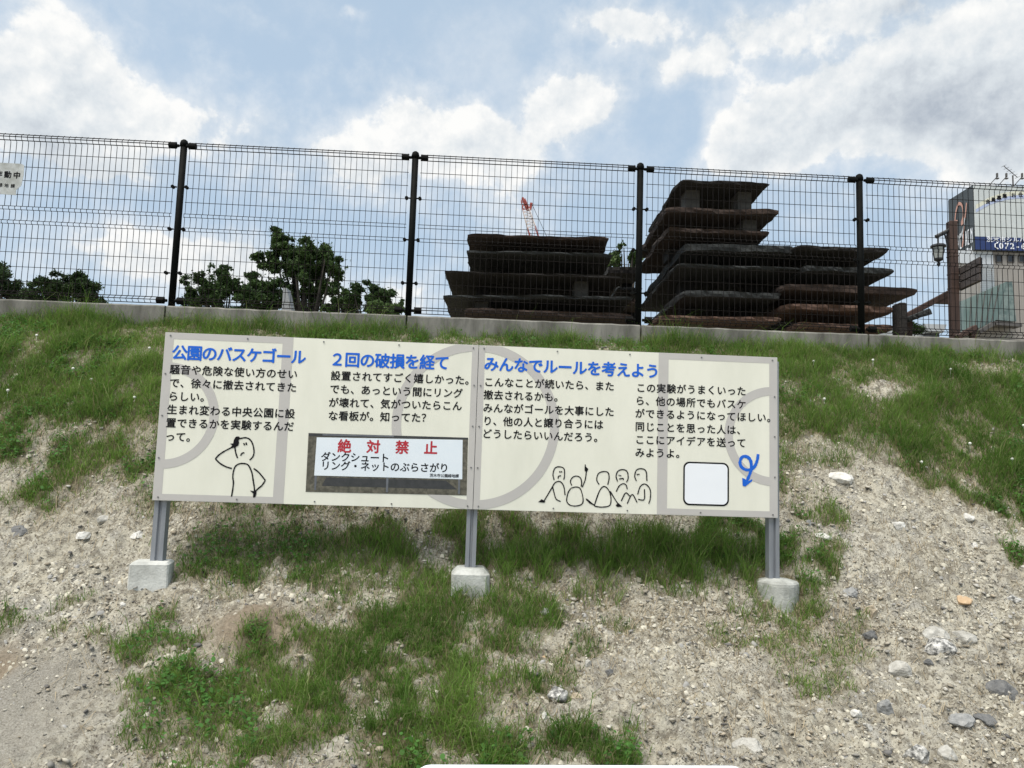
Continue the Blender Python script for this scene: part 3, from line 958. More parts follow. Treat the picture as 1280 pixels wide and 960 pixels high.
def build_plants():
    x, t = scatter(1350000, -6.4, 6.4, 2.3, 6.45, lambda a, b: veg(a, b) ** 1.15 * .80 * np.where(np.abs(a) > .72 * b + .3, .35, 1))
    k = ~inside_footing(x, t)
    x, t = x[k], t[k]
    n = len(x)
    v = veg(x, t)
    clump = .55 * fbm(x * 7, t * 7, 81, 3) + .75 * np.clip(fbm(x * 2.6, t * 2.6, 82, 3) * 3 - 1, 0, 1) ** 1.5
    h = (.034 + .062 * v * clump * 1.5 + .085 * np.clip(tall(x, t), 0, 1)) * RNG.uniform(.5, 1.35, n) * np.where(RNG.random(n) < .05, 1.9, 1)
    w = RNG.uniform(.0022, .0046, n)
    o = blades(x, t, h, w, RNG.uniform(.25, 1.15, n), grass_cols(n, x, t), 'grass', M_GRASS)
    tag(o, 'short uneven green grass growing in patches over the sloping bank', 'grass', kind='stuff')
    print('grass', n)
    # low broad-leaved clover in darker patches
    def clo(a, b):
        return np.clip((fbm(a * 1.7, b * 1.7, 101, 3) - .47) * 7, 0, 1) * np.clip(veg(a, b) * 1.6 - .6, 0, 1) * .9
    x, t = scatter(420000, -5.2, 5.2, 2.3, 6.4, clo)
    k = ~inside_footing(x, t)
    x, t = x[k], t[k]
    n = len(x)
    base = to_world(x, t, ground_z(x, t) + RNG.uniform(.015, .075, n))
    r = RNG.uniform(.005, .0105, n)
    yaw = RNG.uniform(0, 2 * np.pi, n)
    tilt = RNG.normal(0, .45, (n, 2))
    ang = np.arange(6) * np.pi / 3
    cx = np.cos(ang[None] + yaw[:, None]) * r[:, None]
    cy = np.sin(ang[None] + yaw[:, None]) * r[:, None] * .8
    cz = cx * tilt[:, :1] + cy * (tilt[:, 1:] + .25)
    co = (base[:, None, :] + np.stack([cx, cy, cz], -1)).reshape(-1, 3)
    f = np.arange(n)[:, None] * 6 + np.arange(6)[None]
    o = np_mesh('clover', co, f, M_GRASS)
    c = np.array([.062, .165, .035]) * RNG.uniform(.6, 1.6, (n, 1)) + np.array([.02, .02, 0]) * RNG.random((n, 1))
    set_col(o, np.repeat(c, 6, axis=0))
    tag(o, 'low dark green clover leaves between the grass', 'clover', kind='stuff')
    # dead stalks on the bare soil and at the edges of the grass
    def st(a, b):
        v_ = veg(a, b)
        th = np.exp(-(((a - 1.15) / .75) ** 2 + ((b - 4.13) / .16) ** 2)) + .7 * np.exp(-(((a + .9) / .7) ** 2 + ((b - 4.62) / .12) ** 2))
        return (np.exp(-((v_ - .25) / .22) ** 2) * .8 + .12 + th * 2) * (1 - .8 * track(a, b)) * np.clip(fbm(a * 3, b * 3, 66, 3) * 2.4 - .6, .08, 1)
    x, t = scatter(150000, -5, 5, 2.4, 6.4, st)
    n = len(x)
    o = blades(x, t, RNG.uniform(.03, .13, n), RNG.uniform(.0015, .0032, n), np.zeros(n), np.array([.30, .25, .17]) * RNG.uniform(.35, 1.35, (n, 1)), 'dry_straw', M_STRAW, True)
    tag(o, 'dead straw stalks lying on the bare soil and at the grass edges', 'straw', kind='stuff')


build_plants()


def build_gravel():
    def gr(a, b):
        v_ = veg(a, b)
        cl = np.clip(fbm(a * 2.2, b * 2.2, 33, 3) * 2.6 - .75, .1, 1)
        return np.clip(1 - v_ * 1.5, .04, 1) * cl * (1 - .55 * track(a, b)) * np.clip(1.2 - mound(a, b), 0, 1)
    x, t = scatter(100000, -4.6, 4.6, 2.4, 6.4, gr)
    n = len(x)
    r = .0022 + .014 * RNG.random(n) ** 9 + .0035 * RNG.random(n)
    tk = track(x, t)
    r = r * (1 - .45 * tk)
    base = to_world(x, t, ground_z(x, t) + r * .25)
    d = np.array([[1, 0, 0], [-1, 0, 0], [0, 1, 0], [0, -1, 0], [0, 0, 1], [0, 0, -1], [.62, .62, .5], [-.62, .62, .5], [-.62, -.62, .5], [.62, -.62, .5]], float)
    fs = np.array([[0, 6, 9], [2, 7, 6], [1, 8, 7], [3, 9, 8], [6, 4, 9], [7, 4, 6], [8, 4, 7], [9, 4, 8], [0, 2, 6], [2, 1, 7], [1, 3, 8], [3, 0, 9], [0, 5, 2], [2, 5, 1], [1, 5, 3], [3, 5, 0]])
    yaw = RNG.uniform(0, 2 * np.pi, n)
    sx, sy, sz = RNG.uniform(.8, 1.5, n), RNG.uniform(.6, 1.1, n), RNG.uniform(.35, .8, n)
    P = d[None] * RNG.uniform(.72, 1.25, (n, len(d), 1))
    X = P[..., 0] * (r * sx)[:, None]
    Y = P[..., 1] * (r * sy)[:, None]
    Zz = P[..., 2] * (r * sz)[:, None]
    c_, s_ = np.cos(yaw)[:, None], np.sin(yaw)[:, None]
    co = np.stack([X * c_ - Y * s_, X * s_ + Y * c_, Zz + Y * .35], -1) + base[:, None, :]
    f = (np.arange(n)[:, None, None] * len(d) + fs[None]).reshape(-1, 3)
    o = np_mesh('gravel', co.reshape(-1, 3), f, M_STONE)
    pal = np.array([[.42, .395, .335], [.33, .30, .245], [.24, .23, .21], [.50, .48, .43], [.14, .135, .13], [.35, .305, .235]])
    ci = RNG.choice(len(pal), n, p=[.24, .26, .16, .12, .08, .14])
    set_col(o, np.repeat(pal[ci] * RNG.uniform(.8, 1.15, (n, 1)), len(d), axis=0))
    tag(o, 'loose gravel and crumbs of dry soil scattered over the bare slope', 'gravel', kind='stuff')


build_gravel()


def build_clods():
    """Crumbs of the pale subsoil: low, broad, flat-sided."""
    def cl(a, b):
        v_ = veg(a, b)
        return np.clip(1 - v_ * 1.4, .05, 1) * np.clip(fbm(a * 3.1, b * 3.1, 133, 3) * 4.5 - 1.9, .03, 1) * (1 - .8 * track(a, b))
    x, t = scatter(70000, -4.6, 4.6, 2.4, 6.4, cl)
    n = len(x)
    r = .0025 + .009 * RNG.random(n) ** 6 + .0035 * RNG.random(n)
    base = to_world(x, t, ground_z(x, t) + r * .1)
    k = 8
    ang = np.arange(k) * 2 * np.pi / k
    rad = RNG.uniform(.6, 1.25, (n, k)) * r[:, None]
    el = RNG.uniform(.6, 1.0, n)[:, None]
    yaw = RNG.uniform(-.5, .5, n)[:, None]
    cx, cy = np.cos(ang)[None] * rad * 1.35, np.sin(ang)[None] * rad * el
    X, Y = cx * np.cos(yaw) - cy * np.sin(yaw), cx * np.sin(yaw) + cy * np.cos(yaw)
    h = (r * RNG.uniform(.35, .8, n))[:, None]
    lo = np.stack([X, Y, Y * .6 - r[:, None] * .4], -1)
    q = RNG.uniform(.45, .8, (n, k))
    hi = np.stack([X * q, Y * q, Y * q * .5 + h * RNG.uniform(.7, 1.1, (n, k))], -1)
    co = np.concatenate([lo, hi], 1) + base[:, None, :]
    i = np.arange(n)[:, None, None] * (2 * k)
    j = np.arange(k)
    side = np.stack([j, (j + 1) % k, (j + 1) % k + k, j + k], -1)[None]
    cap = np.array([[k, k + 1, k + 2, k + 3], [k, k + 3, k + 4, k + 7], [k + 4, k + 5, k + 6, k + 7]])[None]
    f = np.concatenate([i + side, i + cap], 1).reshape(-1, 4)
    o = np_mesh('soil_crumbs', co.reshape(-1, 3), f, M_STONE)
    pal = np.array([[.50, .475, .39], [.44, .415, .34], [.52, .495, .42], [.29, .27, .22], [.34, .335, .32]])
    ci = RNG.choice(len(pal), n, p=[.28, .27, .17, .15, .13])
    set_col(o, np.repeat(pal[ci] * RNG.uniform(.8, 1.12, (n, 1)), 2 * k, axis=0))
    tag(o, 'pale broken crumbs of dry subsoil over the bare slope', 'soil', kind='stuff')


build_clods()

# single stones
STONE_MATS = {
    'pale': mat('pale_stone', (.30, .29, .26), (.52, .51, .47), .9, 25, 8, .5, 60),
    'white': mat('white_stone', (.44, .43, .40), (.70, .69, .65), .85, 25, 8, .4, 60),
    'grey': mat('grey_stone', (.20, .205, .205), (.36, .36, .35), .9, 25, 8, .5, 60),
    'dark': mat('dark_stone', (.09, .092, .095), (.19, .19, .185), .85, 25, 8, .5, 60),
    'tan': mat('tan_stone', (.36, .30, .22), (.50, .43, .33), .9, 25, 8, .5, 60),
    'orange': mat('orange_stone', (.42, .29, .17), (.52, .39, .25), .9, 25, 8, .4, 60),
    'mottled': mat('mottled_stone', (.13, .13, .125), (.60, .59, .56), .9, 45, 8, .6, 70, lo=.42, hi=.58)}
STONE_INFO = [
    ('white', 'flat white stone chip lying right of the board just below its lower right corner'),
    ('orange', 'rounded orange tan stone on the bare slope far right of the round footing'),
    ('pale', 'large pale flat stone, left one of the close pair on the right slope'),
    ('pale', 'pale blocky stone, right one of the close pair on the right slope'),
    ('mottled', 'grey and white mottled stone just below the close pair on the right slope'),
    ('dark', 'small black stone below the mottled stone on the right slope'),
    ('pale', 'big angular pale stone at the bottom edge, right end of the white frame'),
    ('white', 'small white oblong stone on pale soil up and right of the big angular stone'),
    ('pale', 'small pale stone directly below the white oblong stone'),
    ('grey', 'rough upright grey stone right of the white oblong stone'),
    ('grey', 'smooth grey stone right beside the round footing'),
    ('white', 'little white pebble touching the grey stone beside the round footing'),
    ('tan', 'round tan stone a little below and right of the round footing'),
    ('dark', 'dark slate chip below the round tan stone'),
    ('mottled', 'dark and white stone at the right edge below the grass tuft'),
    ('white', 'flat white stone high on the bare slope to the right'),
    ('dark', 'thin slate grey stone low on the right slope'),
    ('grey', 'broad flat grey stone low on the right slope, left of the thin slate'),
    ('mottled', 'white flecked stone at the bottom edge of the right slope'),
    ('pale', 'pale stone at the bottom edge right of the white flecked one'),
    ('pale', 'pale rough stone left of the small black stone on the right slope'),
    ('dark', 'large dark grey lump close to the right edge, half sunk in the soil'),
    ('grey', 'grey stone below the dead stalks right of the middle footing'),
    ('orange', 'small orange stone at the grass edge below the middle footing'),
    ('pale', 'pale egg shaped stone on the soil right of the lower grass patch'),
    ('dark', 'dark slate flake beside the pale egg shaped stone'),
    ('mottled', 'lumpy white and grey stone next to the lower grass patch'),
    ('tan', 'tan stone touching the lumpy white and grey stone'),
    ('pale', 'cream stone right of the tan stone in the middle foreground'),
    ('white', 'small white stone in the soil below the lumpy one'),
    ('pale', 'pale stone in the bare strip left of the left post'),
    ('white', 'flat white stone in the bare strip far left of the left post'),
    ('white', 'flat white stone close left of the left post'),
    ('dark', 'dark grey lump at the left edge under the grass'),
    ('white', 'white pebble low on the bare soil at the left edge'),
    ('white', 'white chip in front of the squared footing'),
    ('white', 'broad flat white stone at the lower edge of the right hand grass'),
    ('white', 'white stone just under the thick grass at the right'),
    ('grey', 'small round grey stone by the lower right corner of the board'),
    ('white', 'white stone high on the right slope beneath the white one under the grass')]


def stone(xs, t, w, h, m, label, seed):
    rng = np.random.default_rng(seed)
    import bmesh
    bm = bmesh.new()
    bmesh.ops.create_icosphere(bm, subdivisions=3, radius=1)
    flatn = [rng.normal(size=3) for _ in range(13)]
    flatn = [f / np.linalg.norm(f) for f in flatn]
    dist = rng.uniform(.5, .85, 13)
    for v in bm.verts:
        p = np.array(v.co)
        for f, d in zip(flatn, dist):
            e = p @ f - d
            if e > 0:
                p = p - f * e * .92
        p = p * (1 + .09 * math.sin(9 * p[0] + seed) * math.sin(8 * p[1] + 2 * seed) * math.cos(7 * p[2]) + rng.normal(0, .012))
        v.co = (p[0] * w * .62, p[1] * w * .5, p[2] * h * .66)
    me = bpy.data.meshes.new('stone')
    bm.to_mesh(me)
    bm.free()
    me.materials.append(m)
    o = bpy.data.objects.new('stone', me)
    COL.objects.link(o)
    z = float(ground_z(np.array([xs]), np.array([t]))[0])
    o.location = (*W(xs, t)[:2], z - h * .10)
    o.rotation_euler = (rng.uniform(.25, .5), rng.uniform(-.15, .15), rng.uniform(-.4, .4))
    tag(o, label, 'stone', 'larger stones on the bare slope')


for i, ((xs, t, w, h), (mk, lb)) in enumerate(zip(ROCKS, STONE_INFO)):
    stone(xs, t, w, h * 1.15, STONE_MATS[mk], lb, i + 3)

# white clover heads in the grass
M_PETAL = mat('white_petals', (.62, .62, .56), (.78, .78, .74), .8, 60)
b = MB()
b.lathe([(.0012, -.06), (.0012, 0)], (0, 0, 0), 5)
b.lathe([(.003, -.004), (.009, .001), (.011, .007), (.008, .013), (.002, .016)], (0, 0, 0), 8)
flower = None
for grp, lb, pts in (('clover flowers left of the board', 'tiny white clover flower in the grass left of the board', [(-3.4, 6.05), (-2.95, 5.75), (-3.25, 5.5), (-2.75, 5.62), (-2.5, 5.95), (-2.35, 5.42), (-3.7, 5.3)]),
                     ('clover flowers right of the board', 'tiny white clover flower in the grass right of the board', [(2.75, 6.1), (3.3, 6.2), (3.9, 6.1), (2.65, 5.7), (3.1, 5.2), (3.55, 5.35), (3.75, 5.2), (4.1, 5.55)])):
    for xs, t in pts:
        if flower is None:
            flower = b.build('clover_flower', M_PETAL, None, True)
            o = flower
        else:
            o = copy_of(flower)
        o.location = W(xs, t, float(ground_z(np.array([xs]), np.array([t]))[0]) + .06)
        tag(o, lb, 'flower', grp)

# ---------------------------------------------------------------- stacked slabs behind the fence
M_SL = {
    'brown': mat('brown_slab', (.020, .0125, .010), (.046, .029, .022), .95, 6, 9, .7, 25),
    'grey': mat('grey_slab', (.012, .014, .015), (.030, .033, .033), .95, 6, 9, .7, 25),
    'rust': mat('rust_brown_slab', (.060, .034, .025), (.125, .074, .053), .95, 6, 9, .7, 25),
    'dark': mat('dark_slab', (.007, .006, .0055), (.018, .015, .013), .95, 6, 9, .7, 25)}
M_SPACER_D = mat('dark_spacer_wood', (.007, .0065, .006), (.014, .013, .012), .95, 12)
M_SPACER = mat('spacer_wood', (.035, .033, .028), (.07, .065, .055), .9, 12, 6, .3, 40, stretch=(.3, 1, 1))
PALE = {('tall stack', 0, 'left'), ('tall stack', 0, 'right'), ('tall stack', 1, 'right'), ('wide left stack', 2, 'right'), ('wide left stack', 3, 'left')}
ORD = ['topmost', 'second', 'third', 'fourth', 'fifth', 'sixth', 'seventh', 'eighth', 'ninth', 'tenth', 'eleventh', 'twelfth']


def slab(A, B, th, depth, m, label, seed, name='slab'):
    """A rough slab whose upper front edge runs from A to B; depth goes away from the camera."""
    A, B = Vector(A), Vector(B)
    ln = (B - A).length
    ex = (B - A).normalized()
    ey = Vector((-.03, 1, 0)).normalized()
    ey = (ey - ex * ey.dot(ex)).normalized()
    ez = ex.cross(ey)
    nu, nv = 30, 16
    rs = seed * 3.7
    u = np.linspace(0, 1, nu)
    v = np.linspace(0, 1, nv)
    U, V = np.meshgrid(u, v)

    def sheet(kind):
        x = U * ln
        y = V * depth
        ed = fbm(x * 2.3 + rs, y * 2.3 + kind * .35, seed, 4, .6) - .5
        ed2 = fbm(x * 2.3 - rs, y * 2.3 + kind * .35, seed + 40, 4, .6) - .5
        wy = np.clip(1 - 2 * np.minimum(V, 1 - V) * 3, 0, 1)
        wx = np.clip(1 - 2 * np.minimum(U, 1 - U) * 5, 0, 1)
        y = y + ed * .12 * wy * np.sign(.5 - V) * -1
        x = x + ed2 * .09 * wx
        # rounded corners
        cr = np.clip((np.abs(U - .5) * 2) ** 14 * 1, 0, 1) * np.clip((np.abs(V - .5) * 2) ** 10, 0, 1)
        x = x - np.sign(U - .5) * cr * .01
        y = y - np.sign(V - .5) * cr * .01
        if kind == 1:
            z = -th * (1 + .35 * (fbm(x * 1.9, y * 1.9, seed + 9, 3) - .5)) + .02 * (fbm(x * 6, y * 6, seed + 5, 3) - .5)
            ins = .04 * (fbm(x * 3, y * 3, seed + 15, 2))
            y = y + ins * np.where(V < .06, 1, 0) - ins * np.where(V > .94, 1, 0)
            x = x + ins * np.where(U < .03, 1, 0) - ins * np.where(U > .97, 1, 0)
        else:
            z = .03 * (fbm(x * 3, y * 3, seed + 2, 4) - .5) - .012 * (wy ** 6 + wx ** 6)
        return np.stack([x, y, z], -1).reshape(-1, 3)
    top, bot = sheet(0), sheet(1)
    i = np.arange(nu * nv).reshape(nv, nu)
    rim = np.concatenate([i[0, :], i[1:, -1], i[-1, -2::-1], i[-2:0:-1, 0]])
    midr = (top[rim] + bot[rim]) / 2
    c = np.array([ln / 2, depth / 2, 0])
    out = midr - c
    out /= np.linalg.norm(out[:, :2], axis=1)[:, None] + 1e-6
    k = RNG.normal(.004, .016, len(rim))
    k = (k + np.roll(k, 1)) / 2
    midr[:, :2] += out[:, :2] * k[:, None]
    co = np.concatenate([top, bot, midr])
    nb = nu * nv
    f = [(i[a, b_], i[a, b_ + 1], i[a + 1, b_ + 1], i[a + 1, b_]) for a in range(nv - 1) for b_ in range(nu - 1)]
    f += [(nb + i[a, b_], nb + i[a + 1, b_], nb + i[a + 1, b_ + 1], nb + i[a, b_ + 1]) for a in range(nv - 1) for b_ in range(nu - 1)]
    nr = len(rim)
    for q in range(nr):
        q2 = (q + 1) % nr
        f += [(rim[q], 2 * nb + q, 2 * nb + q2, rim[q2]), (2 * nb + q, nb + rim[q], nb + rim[q2], 2 * nb + q2)]
    bb = MB()
    bb.add([(ex * p[0] + ey * p[1] + ez * p[2]) for p in co], [tuple(int(w) for w in q) for q in f])
    o = bb.build(name, m)
    o.location = A
    tag(o, label, 'slab', 'rough slabs stacked behind the fence')
    return o, (A, ex, ey, ez, ln, th, depth)


def spacer(fr, frac, z_low, label, pale):
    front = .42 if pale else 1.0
    A, ex, ey, ez, ln, th, depth = fr
    top = A + ex * ln * frac + ey * front - ez * (th * .93)
    h = top.z - z_low
    if h < .03:
        return
    b = MB()
    b.box((0, 0, h / 2), (.20, .30, h + .01), bev=.008)
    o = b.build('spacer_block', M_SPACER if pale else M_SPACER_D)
    o.location = (top.x, top.y, z_low)
    o.rotation_euler = (0, 0, .04)
    tag(o, label, 'block', 'spacer blocks between the slabs')


def stack(rows, Yf, where, z_px, cont=True):
    """rows: (x left, y left, x right, y right, thickness px, colour, depth, word)"""
    made = []
    n = len(rows)
    for k, (xl, yl, xr, yr, th, c, dp, word, dy) in enumerate(rows):
        A, B = at(xl, yl, Yf + dy), at(xr, yr, Yf + dy)
        B.z = A.z + (B.z - A.z) * .6
        pos = 'bottom visible' if k == n - 1 else ORD[k]
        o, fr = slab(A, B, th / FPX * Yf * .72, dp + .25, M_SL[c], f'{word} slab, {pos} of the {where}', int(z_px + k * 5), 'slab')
        made.append((fr, f'{pos} slab of the {where}'))
    for k, (fr, nm) in enumerate(made):
        if k + 1 < n:
            f2 = made[k + 1][0]
            for s, fq in (('left', .2), ('right', .78)):
                P = fr[0] + fr[1] * fr[4] * fq
                w2 = (P - f2[0]).dot(f2[1]) / f2[4]
                if w2 < .03 or w2 > .97:
                    continue
                zl = (f2[0] + f2[1] * f2[4] * w2).z
                pale = (where, k, s) in PALE
                spacer(fr, fq, zl - .01, f'{s} {"pale" if pale else "dark"} spacer block under the {nm}', pale)
        else:
            for s, fq in (('left', .15), ('right', .85)):
                spacer(fr, fq, UPPER, f'{s} support block under the {nm}', False)


def z6(X, Y):
    return 790 + X / 3.459, 210 + Y / 3.459


def z5(X, Y):
    return 540 + X / 4, 210 + Y / 4


def row(zf, a, b_, th, sc, c, dp, word, dy=0.0):
    return (*zf(*a), *zf(*b_), th / sc, c, dp, word, dy)


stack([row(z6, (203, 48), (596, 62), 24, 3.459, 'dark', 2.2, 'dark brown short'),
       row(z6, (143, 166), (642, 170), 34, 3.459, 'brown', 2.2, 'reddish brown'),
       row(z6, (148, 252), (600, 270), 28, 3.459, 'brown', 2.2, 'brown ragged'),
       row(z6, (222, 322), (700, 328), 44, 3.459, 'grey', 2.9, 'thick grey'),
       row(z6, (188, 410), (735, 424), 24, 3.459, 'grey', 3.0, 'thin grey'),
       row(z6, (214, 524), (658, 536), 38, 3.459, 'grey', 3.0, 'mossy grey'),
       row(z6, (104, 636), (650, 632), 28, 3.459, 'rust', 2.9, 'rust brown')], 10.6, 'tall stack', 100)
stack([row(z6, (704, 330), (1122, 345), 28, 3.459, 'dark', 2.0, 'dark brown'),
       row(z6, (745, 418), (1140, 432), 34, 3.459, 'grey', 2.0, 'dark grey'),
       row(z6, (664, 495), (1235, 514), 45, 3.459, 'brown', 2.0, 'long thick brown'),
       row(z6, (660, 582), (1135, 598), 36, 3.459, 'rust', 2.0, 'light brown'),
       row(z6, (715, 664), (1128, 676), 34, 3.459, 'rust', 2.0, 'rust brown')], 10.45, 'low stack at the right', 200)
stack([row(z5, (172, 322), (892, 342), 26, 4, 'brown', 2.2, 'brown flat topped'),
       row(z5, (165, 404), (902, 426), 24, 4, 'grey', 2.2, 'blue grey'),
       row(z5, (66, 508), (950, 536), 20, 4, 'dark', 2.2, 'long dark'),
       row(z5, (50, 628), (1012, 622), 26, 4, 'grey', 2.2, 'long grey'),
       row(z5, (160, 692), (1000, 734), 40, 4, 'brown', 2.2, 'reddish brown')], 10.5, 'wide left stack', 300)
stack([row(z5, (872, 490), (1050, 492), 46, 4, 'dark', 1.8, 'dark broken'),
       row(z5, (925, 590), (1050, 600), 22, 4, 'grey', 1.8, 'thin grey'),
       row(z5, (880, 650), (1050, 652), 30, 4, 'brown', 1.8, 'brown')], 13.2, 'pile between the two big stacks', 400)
# the dark upright at the right end of the low stack
b = MB()
P = at(1124, 380, 10.5)
b.box((0, 0, (P.z - UPPER) / 2), (.10, .22, P.z - UPPER), bev=.012)
o = b.build('steel_upright', M_SL['dark'])
o.location = (P.x, P.y, UPPER)
tag(o, 'short dark upright plate at the right end of the low slab stack', 'post')

# ---------------------------------------------------------------- wooden lamp post, boards, leaning beam
M_WOOD = mat('dark_brown_timber', (.035, .02, .016), (.065, .038, .03), .85, 14, 7, .4, 40, stretch=(1, 1, .15))
M_WOOD2 = mat('grey_brown_timber', (.045, .034, .03), (.085, .066, .058), .85, 14, 7, .4, 40, stretch=(.2, 1, 1))
M_IRON = mat('black_iron', (.01, .01, .011), (.02, .02, .02), .5, 20)
M_LGLASS = mat('frosted_lamp_glass', (.34, .36, .34), (.42, .44, .42), .25, 10)
YL = 11.5
top = at(1189.5, 277, YL)
lamp = empty('street_lamp', (top.x, top.y, UPPER), 0, 'dark brown timber lamp post with a black lantern hanging from its arm', 'street lamp')
hp_ = top.z - UPPER
b = MB()
b.box((0, 0, hp_ / 2 - .1), (.118, .118, hp_ + .2), bev=.01)
for zz in (.62, .70, .80):
    b.box((0, 0, hp_ * zz), (.127, .127, .02), bev=.004)
pole = b.build('pole', M_WOOD, lamp)
la = at(1170, 296, YL) - Vector((top.x, top.y, UPPER))
b = MB()
b.tube([(-.03, 0, hp_ - .13), tuple(la + Vector((0, 0, 0)))], .032, 8)
b.tube([(-.07, 0, hp_ - .42), (-.09, 0, hp_ - .28), (-.12, 0, hp_ - .18)], .014, 6)
b.build('arm', M_IRON, lamp)
lc = la + Vector((.03, 0, -.03))
ls = 1 / FPX * YL
b = MB()
b.tube([tuple(lc + Vector((0, 0, .06))), tuple(lc + Vector((0, 0, -.08)))], .014, 6)
b.lathe([(.125, -.13), (.12, -.115), (.085, -.09), (.03, -.075)], tuple(lc), 6)
lan = b.build('lantern', M_IRON, lamp)
b = MB()
b.lathe([(.060, -.31), (.088, -.14)], tuple(lc), 6)
b.build('glass', M_LGLASS, lan)
b = MB()
for k in range(6):
    t = 2 * math.pi * k / 6
    d = Vector((math.cos(t), math.sin(t), 0))
    b.tube([tuple(lc + d * .091 + Vector((0, 0, -.13))), tuple(lc + d * .064 + Vector((0, 0, -.32)))], .008, 5)
b.build('frame', M_IRON, lan)
b = MB()
b.lathe([(.004, -.44), (.022, -.415), (.03, -.395), (.014, -.375), (.02, -.36), (.066, -.335), (.07, -.31)], tuple(lc), 8)
b.build('finial', M_IRON, lan)

rel = Vector((top.x, top.y, UPPER))
sb = empty('slatted_board', (top.x, top.y, UPPER), 0, 'three dark brown boards fixed one above another to the side of the timber lamp post', 'board')
pa = [at(1198, 335, YL) - rel, at(1198, 363, YL) - rel]
pb = [at(1224, 320.5, YL - 1.0) - rel, at(1224, 351.5, YL - 1.0) - rel]
for k in range(3):
    b = MB()
    f0, f1 = k / 3 + .02, (k + 1) / 3 - .035
    qa = [pa[0].lerp(pa[1], f) for f in (f0, f1)]
    qb = [pb[0].lerp(pb[1], f) for f in (f0, f1)]
    qb[0].z, qb[1].z = qb[0].z, qb[1].z
    b.prism([qa[0], qb[0], qb[1], qa[1]], (.035, .012, 0))
    b.build('board', M_WOOD2, sb)
b = MB()
b.prism([pa[0] + Vector((.045, .02, 0)), pb[0] + Vector((.045, .02, -.01)), pb[1] + Vector((.045, .02, .01)), pa[1] + Vector((.045, .02, 0))], (.015, .006, 0))
b.build('backing', M_IRON, sb)

# leaning beam with a gusset under its upper end, and what lies beneath it
Pa, Pb = at(1129, 397, YL + .3), at(1196, 361, YL + .3)
bm_ = empty('timber_beam', tuple(Pa), 0, 'dark timber beam sloping down to the left from the lamp post', 'beam')
d = Pb - Pa
b = MB()
R = Matrix.Rotation(-math.atan2(d.z, d.x), 3, 'Y')
b.box(tuple(d / 2), (d.length, .12, .085), R, bev=.008)
b.build('beam', M_WOOD, bm_)
b = MB()
tri = [at(1163, 379, YL + .3) - Pa, at(1196, 380, YL + .3) - Pa, at(1196, 364, YL + .3) - Pa]
b.prism([p + Vector((0, -.05, 0)) for p in tri], (0, .1, 0))
b.build('gusset', M_WOOD, bm_)
b = MB()
low = at(1131, 398, YL + .3) - Pa
b.box((low.x + .05, 0, (UPPER - Pa.z + low.z) / 2), (.09, .09, Pa.z - UPPER + .05), bev=.008)
b.build('prop', M_WOOD, bm_)
# broken concrete chunk lying along the beam
ck = at(1149, 394, YL + .1)
o, _ = slab(at(1134, 396, YL), at(1164, 385, YL), .085, .4, M_SL['grey'], 'jagged grey broken chunk propped beneath the leaning timber beam', 77, 'broken_chunk')
o['category'] = 'rubble'
del o['group']

# small timbers right of the post, by the wall
Pc, Pd = at(1196, 422, 9.2), at(1219, 409, 9.2)
b = MB()
d = Pd - Pc
b.box(tuple(d / 2), (d.length, .1, .06), Matrix.Rotation(-math.atan2(d.z, d.x), 3, 'Y'), bev=.006)
b.box((d.x * .85, 0, (UPPER - Pc.z) / 2 + .08), (.06, .06, Pc.z - UPPER + .1))
o = b.build('timber_rail', M_WOOD)
o.location = Pc
tag(o, 'short reddish brown sloping timber rail low down right of the lamp post', 'rail')

# ---------------------------------------------------------------- weathered notice on the fence
M_NOTICE = mat('weathered_white_sheet', (.30, .31, .29), (.50, .52, .52), .6, 12, 8, c3=(.55, .56, .56))
nb = empty('notice_board', W(F0X - 2.0, F0T - .025, ZB + 1.0), FA, 'torn weathered white notice wired to the mesh fence at the left edge', 'notice')
nx0, nx1 = .06, .70                # along the fence from the post to the left of the view
out = [(nx0, -.075), (nx1 - .045, -.09), (nx1 - .05, -.045), (nx1 - .012, -.005), (nx1, .09), (nx1 - .004, .175), (nx1 - .03, .187), (nx0, .19)]
b = MB()
b.prism([(x, 0, z) for x, z in out], (0, .003, 0))
b.build('sheet', M_NOTICE, nb)
lettering([('防犯カメラ作動中', (nx0 + .06, .098), (nx1 - .055, .083))], [.063], lambda u, v: (u, -.0012, v), GLH).build('large_text', M_INK, nb)
lettering([('茨木市公園緑地課', (nx0 + .20, .0), (nx1 - .08, -.012))], [.036], lambda u, v: (u, -.0012, v), GLB).build('small_text', M_INK, nb)

# ---------------------------------------------------------------- trees beyond the fence
M_BARK = mat('tree_bark', (.016, .014, .011), (.035, .030, .024), .95, 8, 6, .5, 30, stretch=(1, 1, .3))
M_LEAF = mat('tree_leaves', None, rough=.65, attr='col', spec=.25, leafy=.3)


